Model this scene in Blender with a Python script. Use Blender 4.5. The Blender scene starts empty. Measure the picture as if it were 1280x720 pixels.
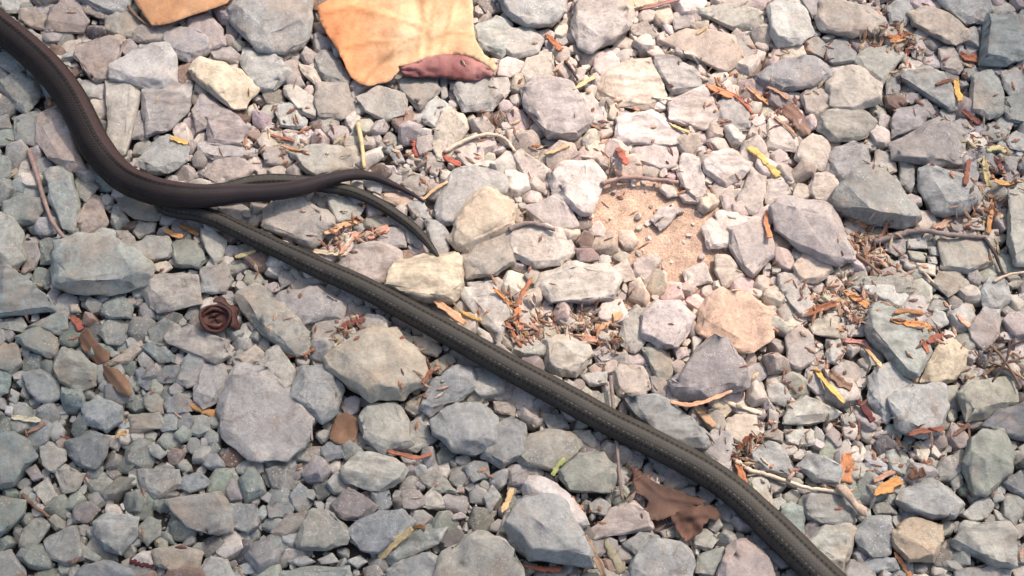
# Two snakes on a crushed-stone path with dry leaves, bark chips and twigs.
import bpy, bmesh, math, random
import numpy as np
from mathutils import Vector, Matrix, noise
from mathutils.geometry import delaunay_2d_cdt
random.seed(11); rng = np.random.default_rng(11)
S = bpy.context.scene
COL = S.collection
R = math.radians

# ------------------------------------------------------------------ camera
TILT = R(24); DIST = 0.889
cam_d = bpy.data.cameras.new('camera'); cam = bpy.data.objects.new('camera', cam_d); COL.objects.link(cam)
cam_d.lens = 50; cam_d.sensor_width = 36; cam_d.clip_start = 0.01; cam_d.clip_end = 400
CAM = Vector((0, -DIST*math.sin(TILT), DIST*math.cos(TILT)))
cam.location = CAM; cam.rotation_euler = (TILT, 0, 0)
S.camera = cam
def P(x, y, z=0.0):
    """point of the photograph -> point on the level plane at height z"""
    d = Vector(((x-640)/1280*36/50, -(y-360)/1280*36/50, -1.0))
    d = Matrix.Rotation(TILT, 3, 'X') @ d
    t = (z-CAM.z)/d.z
    return CAM + d*t

# ------------------------------------------------------------------ light
SUN_AZ = math.atan2(0.62, 0.75); SUN_EL = R(52)
w = bpy.data.worlds.new('World'); S.world = w; w.use_nodes = True
nt = w.node_tree; bg = nt.nodes['Background']
sky = nt.nodes.new('ShaderNodeTexSky'); sky.sky_type = 'NISHITA'; sky.sun_disc = False
sky.sun_elevation = SUN_EL; sky.sun_rotation = SUN_AZ
sky.air_density = 0.8; sky.dust_density = 4.0; sky.ozone_density = 0.6
nt.links.new(sky.outputs[0], bg.inputs[0]); bg.inputs[1].default_value = 0.105
sd = bpy.data.lights.new('sun', 'SUN'); sd.energy = 5.0; sd.angle = R(4.0); sd.color = (1.0, .855, .775)
so = bpy.data.objects.new('sun', sd); COL.objects.link(so)
SUNV = Vector((math.sin(SUN_AZ)*math.cos(SUN_EL), math.cos(SUN_AZ)*math.cos(SUN_EL), math.sin(SUN_EL)))
so.rotation_euler = SUNV.to_track_quat('Z', 'Y').to_euler(); so.location = SUNV*3
S.view_settings.view_transform = 'Standard'; S.view_settings.look = 'None'
S.view_settings.exposure = 0.98; S.view_settings.gamma = 1
S.cycles.max_bounces = 6

STONES = '''
T 0 0
l .4 20,0 100,0 98,64 40,66 10,40
ng .5 100,60 180,45 240,90 222,150 160,142 108,100
dp .6 270,40 330,0 380,20 440,110 410,160 240,162 250,100 | dark grey wedge stone lying above the black snake, east of its first bend
dn .5 380,20 450,30 550,80 532,102 440,72
lb .6 380,-30 660,-30 650,40 575,82 430,20
og .45 535,110 580,72 670,60 710,140 680,182 620,190 535,160
gn .5 680,170 740,130 860,125 872,150 800,212 720,220 670,200
bp .55 860,160 960,150 1040,200 1046,260 960,310 880,290 822,200 | speckled blue-grey stone below the flat tan leaf at the top edge
p .5 945,110 1040,78 1110,150 1122,230 1054,255 1034,190 955,150
wc .6 330,210 400,208 412,258 382,288 320,250
pn .5 400,232 600,195 630,220 592,310 545,402 470,412 385,292 | warm grey slab touching the outer side of the black snake's first bend
p .5 600,250 650,190 690,240 642,292
lw .6 560,370 620,310 738,262 760,235 830,230 872,290 880,420 820,470 700,432 580,412 | large whitish stone with a rounded knob on top, above the cream block
cl .5 535,430 690,430 702,500 650,700 630,770 565,790 550,700 560,600 | cream rectangular block standing beside the black snake, longer than wide
pl .55 720,470 860,432 950,450 942,560 850,645 745,682 730,560 | pale mauve blocky stone touching the cream rectangular block
gp .4 655,690 690,560 752,550 762,642 730,700
yc .7 960,370 1010,305 1130,340 1250,400 1278,450 1222,540 1160,552 1060,460 970,402 | long yellowish cream stone tilted downhill between the black snake and orange leaf
pb .5 970,560 1020,480 1140,562 1042,642 990,655
p .5 1040,602 1150,560 1240,650 1210,725 1050,725
pg .45 1060,270 1150,240 1212,290 1190,320 1080,302
lt .5 0,275 60,270 130,352 80,382 0,325
tg .55 0,430 90,380 182,420 202,500 120,576 80,540
g .4 -20,550 40,580 60,642 -20,650
tl .5 80,600 198,565 225,640 190,735 90,700
np .6 205,600 290,555 345,620 392,740 428,850 350,858 260,800 195,720 | brownish pink stone wedged against the inner side of the black snake's bend
t .4 -20,660 80,655 92,720 -20,740
T 1 0
bl .6 -120,60 -30,0 270,0 276,120 270,200 250,240 130,262 20,255 -110,130 | large pale blue-grey slab just west of the big orange leaf
l .45 -60,250 120,280 165,368 90,452 0,445 -62,340
g .45 300,300 340,250 400,290 462,380 450,432 400,442 310,372
c .4 220,330 290,350 326,410 290,420 230,362
cl .5 145,440 200,438 300,510 290,592 220,562 150,482
gn .45 300,502 310,432 450,430 502,540 450,592 330,590
l .4 93,530 170,522 252,600 240,642 130,632
gl .5 510,500 620,445 742,480 752,570 650,602 560,562
g .5 710,400 900,395 916,460 860,522 820,562 740,470 | plain grey stone directly beneath the curled red edge of the orange leaf
l .45 840,530 900,490 982,550 900,642 822,592
g .4 920,400 952,395 956,482 930,496
lg .55 985,430 1060,410 1180,410 1222,490 1172,550 1035,562 1000,480 | squarish pale grey stone under the far end of the leaf's curled edge
c .5 930,570 960,555 1032,590 1052,652 985,720 960,800 900,800 890,720 905,640 | narrow upright cream stone above the pale curved twig
pl .4 1190,402 1250,390 1282,440 1240,492 1200,442
tl .55 1090,150 1200,110 1280,130 1262,230 1222,292 1120,252
d .4 1100,10 1200,10 1212,60 1160,76
T 2 0
lb .75 -70,-30 255,-30 258,70 200,130 80,142 -20,80 | bright bluish white stone at the top edge, east of the big orange leaf
gl .5 -30,160 100,150 152,200 132,262 20,292 -40,250
pl .7 310,30 340,-20 520,-20 592,70 580,160 520,202 400,262 332,230 310,120 | big rough pinkish grey boulder-like stone at the top edge
yc .5 550,-20 720,-20 716,18 640,45 600,56
cg .5 80,300 190,280 212,360 180,402 80,420 50,370
bp .6 50,450 150,390 290,420 312,520 390,602 322,690 182,692 130,600 60,540 | large smooth blue-grey stone with a dark crack of shadow along its lower edge
nc .3 430,490 450,400 560,320 690,300 752,430 762,480 700,540 540,532 | flat warm beige slab level with the ground, crossed by pale straw
n .35 750,210 880,160 1100,190 1162,300 1052,370 960,322 880,250
gb .5 720,290 800,290 870,340 950,380 930,450 800,472 760,390 720,350
pw .45 860,500 950,450 1000,480 1022,600 962,650 800,602 782,520
og .45 920,60 1020,30 1180,40 1252,90 1200,150 1100,152 1020,110
pg .45 800,80 860,50 912,110 900,140 820,152
g .45 1110,210 1180,190 1222,260 1180,302 1120,270
bl .45 1020,530 1070,500 1192,560 1180,650 1040,642
ng .4 580,130 670,120 732,180 690,202 600,182
lw .35 330,480 400,480 470,560 482,640 370,622 310,562
pw .35 540,600 700,560 880,680 820,722 520,722
T 3 0
l .6 0,50 50,10 120,20 190,70 222,170 150,230 50,232 20,170 | plump pale grey stone high up, west of the long bar-shaped stone
ln .6 260,20 340,10 480,55 572,110 540,170 420,196 260,150 240,100 | long bar-shaped pale stone near the top edge, above the rust coloured chips
nc .6 710,80 790,50 900,80 992,160 990,200 930,232 820,182 740,130 | elongated beige stone pointing at the slate-blue wedge by the corner
bl .55 830,-20 1080,-20 1112,60 1070,120 990,126 900,60
tb .8 1090,110 1180,90 1240,170 1292,250 1280,300 1190,330 1060,322 1090,200 | teal-blue wedge-shaped stone at the east edge near the top corner
g .4 1200,84 1290,80 1290,180 1255,172
pb .5 150,-20 240,-20 256,60 220,92
bl .45 600,40 650,0 700,10 722,60 680,130 612,122
g .45 185,205 240,190 300,230 270,292 200,262
bg .5 270,240 370,200 432,270 420,312 310,326
bs .6 -80,400 0,350 90,305 230,300 300,340 312,390 210,440 70,460 -20,442 | smooth blue-grey oval cobble above the splintered bark piece
ol .5 430,300 520,240 640,240 662,290 600,382 560,432 470,362
cg .65 300,430 350,370 430,345 552,430 550,520 420,562 310,532 | chunky beige-grey stone with many facets, east of the smooth oval cobble
gn .45 170,480 220,440 290,470 302,550 240,586 190,562
og .5 250,590 340,550 480,560 532,620 490,692 340,712 260,652
bg .5 590,390 640,360 662,400 650,480 590,482
gl .55 660,400 780,350 870,380 912,450 940,545 900,552 780,482 | light grey slab tipped up, its dark underside facing the mauve rock
cp .5 850,250 920,250 972,330 950,370 870,342
cw .5 710,220 750,190 782,240 770,302 720,282
tl .6 1020,400 1110,370 1150,400 1172,480 1160,562 1100,592 1020,562 1010,480 | upright pale teal stone below the blue wedge near the east edge
lg .55 1160,370 1230,350 1292,380 1292,450 1222,492 1180,442
gt .5 1180,500 1280,460 1292,620 1200,602 1180,562
bp .5 640,560 740,540 802,590 760,632 680,662 620,692 620,622
pg .45 740,510 790,500 832,560 820,592 770,562
pg .6 620,730 690,690 850,600 912,640 970,720 950,830 850,840 740,790 630,800 | broad mauve-grey rock with speckled top above the domed slate-blue stone
pl .45 920,622 980,600 1022,650 960,692 920,672
og .45 1070,660 1140,630 1202,660 1170,702 1100,712
l .45 1185,700 1240,662 1292,690 1292,760 1210,742
ln .4 0,592 60,620 140,690 152,760 0,740
T 0 1
gt .5 -20,60 50,80 62,160 -20,200
tl .65 240,140 320,138 370,180 390,290 402,340 370,432 320,422 270,330 250,230 | tall pale green-grey stone beside the thin upright twig, west of the black snake
go .4 380,180 460,190 492,222 430,292 395,270
tg .55 30,300 90,260 200,280 212,330 180,392 90,402 20,352
cg .45 110,100 140,80 152,130 110,192 90,172
ol .7 -30,360 60,380 112,450 122,580 80,632 0,645 -40,600 | big olive-grey stone cut by the west edge, above the smooth teal slab
pg .5 120,500 180,490 202,560 170,622 120,642
tg .5 205,490 285,470 305,530 280,600 205,600
tl .75 290,520 440,522 500,490 640,532 700,562 762,640 740,700 600,742 400,745 290,722 280,640 | biggest pale teal rock with a flaked face, below the snakes' crossing
tb .8 -30,650 60,650 170,720 255,800 270,830 160,840 -30,870 | smooth teal slab poking in from the west edge over a black hollow
pn .35 380,400 450,260 500,270 540,390 520,420 420,452
l .45 460,470 500,430 572,430 576,482
gn .45 580,452 640,440 682,490 660,532 600,522
cg .45 670,440 700,400 782,400 770,442 700,472
lg .55 640,530 740,470 840,470 862,540 840,572 730,592 690,562
ot .6 860,500 980,490 1022,590 990,622 880,612 | squarish greenish stone just below the mossy golden bark curls
lo .5 1010,430 1060,430 1130,490 1110,572 1080,602 1030,532
bl .6 700,100 760,10 800,-25 880,-25 945,30 940,90 850,152 760,150 690,122 | pale blue-grey stone resting against the upper side of the black snake
pl .4 1000,10 1240,-10 1282,60 1100,82 1010,62
og .3 590,280 680,280 830,362 780,382 680,372 610,330
np .45 1080,90 1200,80 1262,130 1230,172 1110,202 1040,162
c .4 780,600 830,590 862,620 820,652 760,632
n .35 780,690 960,665 990,722 800,762
lb .45 1010,622 1120,600 1162,680 1130,742 1010,742
T 1 1
ol .45 190,55 260,20 490,20 512,120 400,130 300,162 230,122 | flat greenish grey slab whose lower edge meets the thin tail of the black snake
pg .4 30,30 150,10 192,80 150,112 50,102
b .4 620,32 690,10 702,60 640,42
pg .5 670,52 720,40 742,90 700,102
cw .45 1000,10 1060,0 1130,20 1142,110 1070,132 1010,72
ng .4 850,60 900,50 932,110 900,162 850,132
ng .4 730,200 780,150 860,180 850,240 820,262
bl .5 930,280 1000,140 1100,122 1240,180 1232,250 1130,232 1060,300 1010,402 930,385 900,310 | large pale lilac-grey stone partly under the bright cream rock
yc .8 990,420 1040,400 1070,310 1130,240 1200,260 1282,340 1272,430 1120,500 1060,552 1000,532 970,472 | bright yellowish cream rock beyond the tip of the lower snake's tail
ln .5 45,340 100,290 240,290 390,380 392,430 280,512 140,442 40,422 | pale lumpy stone caught in the fork between the two snakes
ol .5 360,270 410,260 530,330 512,362 410,392
bl .5 750,310 830,290 872,370 850,382 790,372
bl .65 870,390 940,410 972,480 950,552 890,562 880,472 850,402 | smooth pale blue stone hugged by the lower snake's curling tail tip
pg .45 610,470 680,420 740,440 742,512 640,512
g .45 750,440 790,430 842,500 820,522 760,492
pn .4 430,600 500,520 620,500 720,540 722,582 650,692 560,692 430,622 | flat mauve-beige stone touching the olive snake, below peach chips
yc .75 660,700 700,610 860,570 1010,562 1022,720 1005,800 850,790 720,780 650,745 | wide cream rock with flat top, below the lower snake's tail tip
og .6 1030,572 1100,500 1280,450 1284,600 1200,652 1060,672 | smooth grey-green slab east of the wide cream rock
pl .4 1060,700 1180,690 1222,782 1100,802
g .4 110,650 180,642 192,692 130,722
nk .4 630,252 730,250 790,292 720,322 640,282
l .4 540,190 640,200 620,252 560,232
T 2 1
lw .5 190,160 250,110 400,100 462,190 430,270 380,342 340,352 210,252 | broad off-white stone west of the bare brown soil patch
pw .4 600,40 700,0 820,20 822,110 760,132 620,92
lw .45 820,120 860,60 930,80 952,160 972,260 920,282 850,202
w .6 960,100 1000,60 1100,40 1192,100 1150,172 1070,212 970,142 | brightest pinkish white stone, southwest of the yellow flake
nl .5 1120,300 1200,130 1262,180 1250,330 1190,352 | pale beige stone shaped like an upright blade, below the yellow flake
bp .4 60,330 200,270 300,340 322,420 200,432 120,392
cl .55 10,440 100,430 240,440 312,520 290,592 120,612 0,582 -20,500 | speckled cream-white oblong stone beneath the short dark stick
ol .45 150,650 330,602 490,622 542,680 500,782 200,792 130,720
pn .5 610,590 700,560 745,580 662,716 612,652 | small triangular pinkish stone at the lower rim of the brown soil patch
bw .45 720,350 800,300 832,340 780,402 740,432 700,382
cw .35 960,430 1040,350 1230,380 1202,422 1090,432 1090,512 990,522
bp .5 1090,440 1200,402 1280,402 1302,560 1200,662 1130,612 1090,522
c .45 1020,570 1080,570 1152,660 1060,722 1020,642
cw .4 860,640 960,600 992,690 880,722
gn .4 0,60 50,40 180,130 162,192 80,182
cw .4 500,630 570,580 612,680 560,692
cp .4 750,200 800,210 822,260 780,272 740,232
p .4 1040,260 1100,250 1122,320 1060,342
p .4 830,252 900,230 962,300 860,292
T 3 1
bt .8 310,270 360,230 440,150 500,140 560,148 640,210 700,290 732,390 662,412 520,402 400,352 310,332 | largest slate-blue stone with a domed outline, above the long horizontal twig
lb .75 750,140 820,130 960,190 1052,270 1000,342 900,352 820,342 760,230 | big pale grey angular stone with a deep dark gap on its west side
pb .7 20,340 80,280 220,320 310,342 370,470 412,590 340,622 280,572 160,532 40,442 | large mauve-blue slab lying southwest of the domed slate-blue stone
cg .5 160,20 230,-40 300,0 302,80 270,132 200,122 140,82
b .5 300,60 410,0 500,40 502,110 380,202 320,152
l .4 520,112 540,50 610,40 622,90 590,132
bg .5 660,80 720,60 732,180 710,242 660,202
c .5 590,112 630,100 642,140 600,152
cp .5 200,230 230,160 310,150 352,210 290,292 240,282
ol .8 1200,260 1240,220 1300,210 1300,600 1230,602 1200,500 1210,382 | tall pale green stone cut off by the east edge
ol .5 860,490 1000,480 1090,500 1112,600 1000,642 870,622 | flat greenish stone under the long horizontal twig's east half
pg .45 580,490 680,480 682,540 640,562 590,532
l .4 690,490 790,480 792,522 700,524
o .4 700,540 790,550 780,592 720,582
l .4 800,520 850,520 852,562 810,556
l .4 800,572 840,570 842,602 800,604
cn .55 130,620 190,550 250,550 312,640 240,692 160,692
cg .45 320,630 400,610 432,640 380,666 330,662
og .45 480,690 560,660 690,680 702,742 500,762
c .4 740,600 830,610 832,662 760,642
og .4 860,642 950,630 992,700 900,762 820,692
gn .4 560,642 640,610 712,672 690,712 600,692
g .4 50,660 150,650 202,742 80,792
pl .4 -10,190 60,170 112,250 40,312 -10,292
ln .4 1000,382 1070,370 1082,432 1010,432
ck .4 500,562 560,520 602,572 570,602 520,602
cp .4 1060,292 1110,300 1080,352 1040,332
T 0 2
tl .5 0,180 110,150 132,190 110,222 0,202
gt .6 140,200 280,130 330,140 332,200 290,232 220,182
gt .6 90,250 200,200 290,250 282,330 250,352 130,302 | speckled grey stone between the red flake and the teal slab's black hollow
tg .5 -20,290 80,280 112,380 60,432 -20,402
t .5 -20,410 60,432 42,522 -20,552
og .65 290,350 330,310 400,340 480,400 472,482 390,522 310,472 288,412 | rounded greenish grey stone cradled by the curled tan leaf
bg .5 130,440 200,410 290,470 292,550 230,582 160,522
bl .7 420,600 490,550 610,600 602,670 530,716 430,682 | pale blue five-sided stone alone below the curled tan leaf
gt .5 520,90 580,40 620,50 662,100 650,150 560,152 520,132
nl .5 700,-5 800,-60 980,-50 1002,80 930,102 800,126 740,92 | flat warm pale stone west of the round brown husk
ng .6 830,250 870,200 940,190 1010,250 1130,270 1142,340 1080,382 980,342 850,282 | brownish lump of rock directly below the round brown husk
bt .5 700,300 800,270 870,340 872,372 800,372
cn .45 560,370 700,270 722,300 640,372 550,382
bg .45 690,362 720,330 770,370 760,402 710,402
b .5 680,420 710,400 762,470 740,512 690,482
gb .5 770,450 820,400 900,400 870,472 780,482
bl .6 890,430 960,330 1010,350 1022,400 990,482 940,496 886,472
og .5 725,540 770,520 810,560 812,622 760,624 725,582
b .5 820,580 890,530 960,570 962,612 900,632 840,622
bg .5 880,640 940,620 972,670 940,712 890,702
lp .55 980,500 1030,390 1110,390 1146,450 1080,572 1020,602 980,562 | pale pinkish grey stone above the small orange chip, west of a mauve slab
c .4 350,90 390,85 402,120 360,126
og .35 650,640 790,630 822,700 660,722
w .4 30,590 65,600 60,642 30,632
l .4 60,510 100,530 82,582 46,562
pl .32 1100,600 1160,440 1230,390 1340,400 1420,510 1520,570 1570,660 1560,760 1440,850 1260,850 1120,740 | large flat mauve-grey slab west of the blue block
T 1 2
nc .45 -90,350 0,290 62,350 20,372 -60,382
ol .5 -100,30 0,0 130,60 240,220 262,330 200,342 100,282 0,212 -60,122 | broken pale stone just east of the round brown husk
co .85 360,370 500,250 700,218 740,280 832,370 834,470 730,552 580,572 440,482 370,412 | biggest cream-grey boulder with a flat top, below the middle of the olive snake
bl .75 180,520 230,410 390,420 426,520 402,630 330,682 240,602 180,562 | pale blue block standing west of the biggest cream-grey boulder
cl .5 60,330 110,300 190,420 150,532 60,482 -20,422
ng .5 290,200 340,130 440,150 430,190 360,262 290,282
c .55 790,250 870,250 926,310 900,342 810,322
go .5 870,390 960,330 992,370 920,432 880,412
b .65 820,610 890,480 1010,410 1080,410 1122,500 1000,572 880,632 | slanting blue-grey stone between the cream-grey boulder and the olive snake
gb .75 880,680 1000,590 1150,590 1192,660 1180,720 1192,790 1100,842 1000,822 900,742 | rounded mid-grey cobble below the slanting blue-grey stone
ol .65 530,660 600,590 690,580 740,630 742,720 782,780 640,822 550,762 | blocky greenish grey stone just under the cream-grey boulder
bg .7 1190,700 1280,660 1340,720 1332,840 1230,892 1130,842 1170,762 | dark bluish cobble east of the rounded mid-grey cobble
g .5 750,700 810,660 860,700 872,762 780,772
pl .45 120,40 320,0 440,80 420,162 300,152 180,202 120,132 | pinkish pale slab between the broken pale stone and the olive snake
gn .4 1190,570 1290,560 1290,642 1200,622
cl .45 1080,190 1200,260 1212,292 1130,252
l .5 1020,10 1200,30 1280,120 1210,282 1130,172 1040,62
og .4 640,190 720,210 790,260 760,292 700,242
T 2 2
ol .6 160,270 240,250 350,260 390,340 312,440 240,442 180,402 | smooth pale green stone touching the upper side of the olive snake
ol .5 550,170 620,100 660,140 662,270 610,322 540,282
pw .7 650,150 720,80 840,80 892,150 880,230 820,302 720,292 660,250 | rounded pinkish white stone west of the flat orange-peach slab
k .45 930,220 960,100 1060,40 1180,40 1302,150 1290,250 1200,322 1120,302 1050,242 | large flat orange-peach slab
pb .85 800,480 900,370 980,272 1050,280 1140,390 1162,500 1090,522 980,562 830,552 | large blue-mauve stone like a shark fin, below the orange-peach slab
ot .55 650,310 750,300 802,380 790,450 740,462 690,392
bg .5 690,450 740,440 782,490 750,552 700,522
ng .5 510,420 560,380 650,400 692,500 640,552 540,542
gb .7 560,560 720,550 860,630 970,760 960,800 860,812 700,722 | long blue-grey stone with dark side lying along the olive snake's upper side
cg .45 640,682 700,660 800,740 822,790 740,772
b .45 400,320 480,300 502,360 430,382
l .4 340,430 470,430 472,482 390,492
o .4 410,560 480,520 540,560 500,622
yc .5 980,570 1060,560 1092,610 1050,662
nc .5 1060,690 1130,640 1210,650 1222,720 1160,792 1080,742
p .4 800,300 870,300 882,340 830,362
l .4 900,250 960,250 905,322
nl .35 240,170 330,140 430,180 420,212 270,212
bp .4 1140,400 1240,380 1282,430 1230,472 1160,452
gb .35 140,630 250,640 282,700 200,722
w .9 265,482 285,465 308,480 295,505 272,500 | tiny white quartz pebble resting against the upper side of the olive snake
w .9 1012,490 1030,475 1048,488 1030,505 | tiny white quartz grain on the shark-fin stone
T 3 2
gl .5 60,0 180,0 232,100 170,142 110,82
co .55 215,190 300,120 350,130 372,210 350,246 230,232 | small cream block below the rust slivers, east of the orange-peach slab
tl .75 490,220 515,100 560,82 620,160 762,220 792,330 722,450 670,442 600,352 505,250 | large pale teal stone ending in a point, beneath a row of orange chips
l .5 430,0 640,0 692,50 662,112 560,72
cy .75 755,470 850,302 910,270 976,330 970,402 930,462 812,486 | rounded cream cobble with rough surface, east of the pointed teal stone
o .75 940,540 1000,480 1200,460 1242,520 1230,592 1090,612 1060,662 990,672 960,602 | olive-green slab below the tangle of dark rootlets
bs .7 1060,700 1150,622 1300,602 1300,762 1150,745 | dark slate-blue stone at the east edge, tucked beneath the olive-green slab
pb .55 1000,200 1080,115 1150,122 1140,240 1080,312 1020,252
bl .55 1060,30 1100,-40 1190,-40 1202,60 1150,118 1080,112
bl .6 500,460 600,382 650,450 720,500 602,572 590,672 530,602 500,542
bl .75 600,572 720,502 850,492 872,600 850,722 760,762 640,702 | big light blue stone with a notched face, south of the pointed teal stone
ol .65 80,680 110,600 170,542 260,592 350,630 332,652 200,682 | pale greenish triangular stone below the bright yellow sliver
lp .5 90,260 150,200 220,250 230,360 160,402 100,382
l .5 290,270 350,260 382,320 350,382 300,372
pb .45 190,410 240,400 290,532 240,534 190,482
bl .5 0,490 70,480 112,540 80,592 0,562
ol .5 365,642 410,620 442,660 400,692 365,682
l .45 830,120 880,130 902,180 850,202 810,162
w .45 1140,240 1180,225 1240,240 1242,266 1160,262
gp .4 0,600 50,630 42,702 0,702
o .35 950,440 1010,420 1070,450 1062,482 980,476
ol .4 400,120 480,120 492,170 400,182
pl .4 390,190 480,185 482,240 400,242
T 0 3
bt .75 -20,20 80,10 150,60 182,130 100,222 80,262 -20,292 | big smooth blue-teal cobble cut by the west edge, low down
l .5 210,80 260,60 330,90 332,140 270,202 220,162
bd .6 340,60 430,10 540,40 532,110 480,182 420,172 350,122 | darker blue-grey cobble above the patch of greenish grit
p .45 130,190 180,170 220,230 170,242
lc .5 170,290 240,240 282,320 230,362
gc .45 280,210 330,170 420,220 380,292 320,302
t .65 -20,340 130,350 120,420 30,502 -20,532
go .5 120,500 210,420 242,480 190,562 140,592 100,572
bl .7 480,460 560,420 690,430 680,522 610,612 540,582 490,522 | heart-like pale blue stone below the patch of greenish grit
tl .6 370,580 410,560 502,630 490,652 390,622
g .5 230,550 380,480 372,560 422,640 330,662 250,622
b .65 390,725 430,682 540,650 620,680 670,745 620,790 400,790 | blue-grey stone at the bottom edge, beneath the heart-like pale blue stone
g .5 -20,620 60,600 120,680 132,745 -20,745
gl .55 1000,695 1060,632 1130,640 1182,735 1150,770 1000,770
g .6 840,350 1100,310 1150,400 1162,500 1050,512 960,472 900,412 | plain grey slab pointing down, north of the round greenish beige stone
bg .55 1160,375 1280,370 1302,460 1240,502 1162,472
go .5 700,470 750,430 800,450 802,520 740,562 690,502
b .45 920,222 1000,202 1062,260 950,302 900,282
pd .4 370,382 440,350 502,390 440,452 370,452
on .6 780,602 900,570 1002,610 990,672 870,702 790,662 | round greenish beige stone next to a dark red leaf scrap
gl .45 740,82 790,70 832,110 800,136 760,116
bl .5 1200,672 1280,640 1292,702 1220,712
g .4 700,190 890,195 900,260 800,330 720,292
T 1 3
b .5 330,82 390,40 462,80 440,122 350,152
ol .65 440,200 520,115 650,130 740,190 722,242 640,290 570,300 460,255 | smooth wide greenish stone with a dark front, south of the blocky greenish grey stone
b .5 570,302 660,290 682,370 620,402
pd .6 380,382 470,302 560,340 602,382 520,442 440,442 | dark purplish stone in a hollow, above the blue slab and yellow straw
og .6 220,522 290,400 360,400 450,470 452,560 350,592 210,582
b .6 470,490 620,412 740,402 782,460 720,542 620,602 530,592 480,542 | smooth blue slab whose corner is crossed by the yellow straw
gt .5 640,642 740,542 860,472 942,490 900,562 780,622 680,662
bl .6 670,702 780,622 850,602 912,622 885,750 860,790 680,790
ol .85 910,720 980,592 1110,520 1210,562 1290,620 1330,740 1300,800 910,800 | large pale olive boulder at the bottom edge, south of the grit
go .5 640,60 720,20 860,20 900,42 800,102 700,92
bg .55 1040,182 1090,150 1160,150 1152,230 1090,246
cl .5 820,372 890,282 970,382 860,382
go .4 820,242 900,190 1002,300 900,302
lg .4 1140,332 1180,270 1222,330 1170,402
l .45 170,650 240,622 292,650 220,672
l .45 310,640 380,610 412,650 330,662
l .45 460,650 520,620 552,650 510,682
gt .5 140,702 240,682 460,672 472,745 440,780 150,780
nl .4 540,82 650,70 722,110 640,132
ng .45 80,502 160,420 260,402 240,472 150,522
bg .45 60,372 190,360 182,420 80,432
go .5 1240,422 1290,400 1292,512 1220,502
p .4 980,422 1030,400 1052,430 990,442
g .4 540,682 600,670 642,722 550,732
T 2 3
og .65 20,130 80,30 170,0 300,10 352,80 240,152 210,192 60,172 | broad olive-grey stone beneath the olive snake, above the little green leaf
lc .55 310,0 390,0 432,60 400,82 350,42
to .75 240,202 330,130 450,120 512,190 512,260 490,302 290,292 250,250 | teal-topped cobble with a dark base, by the thin grey twig
pg .5 -10,180 90,150 152,210 90,272 -10,262
w 1.05 50,290 90,255 150,240 230,270 302,340 374,465 340,482 270,442 190,370 70,345 | bright white quartz chunk perched on the large blue boulder
bl .95 -30,483 40,362 150,345 250,380 312,490 402,630 390,672 200,652 80,642 -10,562 | large blue boulder low down, capped by the white quartz chunk
pn .5 390,492 520,382 600,360 672,420 690,482 560,502 420,532 | dull brown-mauve stone beside the ragged brown leaf
g .5 390,362 440,330 492,370 470,422 400,402
bg .5 560,562 640,510 742,530 720,592 620,612
bl .8 595,700 640,612 800,550 892,600 902,680 880,760 600,770 | chunky pale blue block at the bottom edge between leaf and olive snake
ol .55 900,512 960,490 1022,540 980,592 910,572
tg .5 930,622 1050,580 1062,640 1000,722 920,702
p .65 1035,710 1080,582 1170,550 1285,650 1300,745 1260,790 1040,790 | mauve dome-shaped stone against the olive snake at the bottom edge
ol .45 980,442 1030,420 1052,470 1020,502 980,482
g .45 740,502 810,472 822,520 760,532
cl .4 680,0 740,0 822,55 770,52
pl .5 940,82 1000,0 1080,10 1092,80 1080,202 1010,162
l .45 860,100 930,100 1002,160 940,162
ol .45 1180,232 1250,220 1292,280 1292,382 1212,322
l .4 1160,92 1200,70 1212,160 1170,182
T 3 3
bg .6 -85,115 0,60 60,70 122,200 100,222 -60,192 | blue-grey stone above the start of the knobbly twig
ol .5 90,0 220,-10 226,60 150,72 100,52
bl .65 150,172 220,120 290,140 362,190 350,272 240,252 | rounded pale blue stone between the knobbly twig and an upright orange chip
t .55 70,382 110,360 182,400 172,500 120,532 80,472
g .5 150,372 200,312 370,330 422,410 400,462 250,472 200,442 | flat grey stone just under the knobbly twig's broken end
lo .8 195,560 280,472 370,440 422,500 420,572 372,702 340,712 312,612 250,582 | pale tooth-shaped stone next to the olive snake near the bottom edge
gb .6 430,502 500,440 600,430 622,520 602,610 520,632 450,582 | grey-blue cobble between the tooth-shaped stone and the mustard topped stone
yn .8 610,522 660,462 740,450 850,482 862,560 812,640 700,642 630,572 | mustard topped brown stone near the bottom edge
bl .85 640,342 710,260 820,250 920,310 962,370 920,432 820,432 700,392 | smooth light blue oval stone above the mustard topped stone
gl .55 970,412 1090,320 1122,370 1090,432 1020,452
lo .8 910,562 980,472 1170,460 1212,510 1212,672 1130,662 1000,602 | pale blocky stone with a crisp corner at lower east, above the bottom edge
to .85 970,162 1000,60 1080,10 1150,10 1226,130 1190,202 1080,312 1030,302 980,202 | tall greenish grey boulder below the dark slate-blue stone
b .65 1160,242 1290,200 1300,340 1200,292
g .5 830,212 870,140 970,100 962,200 900,242 850,242
gl .45 900,232 960,210 972,260 930,292
l .45 1110,322 1150,280 1182,340 1130,352
gb .5 940,702 1080,660 1202,690 1190,760 940,760
pg .5 1230,592 1290,560 1300,650 1240,652
gn .45 1220,482 1270,460 1292,500 1250,532
b .5 470,662 530,620 640,640 642,690 500,712
og .45 520,372 580,350 642,410 540,412
ol .45 -10,342 60,330 92,360 40,402 -10,382
g .45 870,652 1000,650 960,702 880,682
c .5 730,62 760,50 802,100 780,162 740,122
l .45 1250,82 1290,60 1292,132
w .9 -2900,-1080 -2885,-1092 -2872,-1078 -2886,-1066 | tiny white glinting pebble where the two snakes cross
'''
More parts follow.
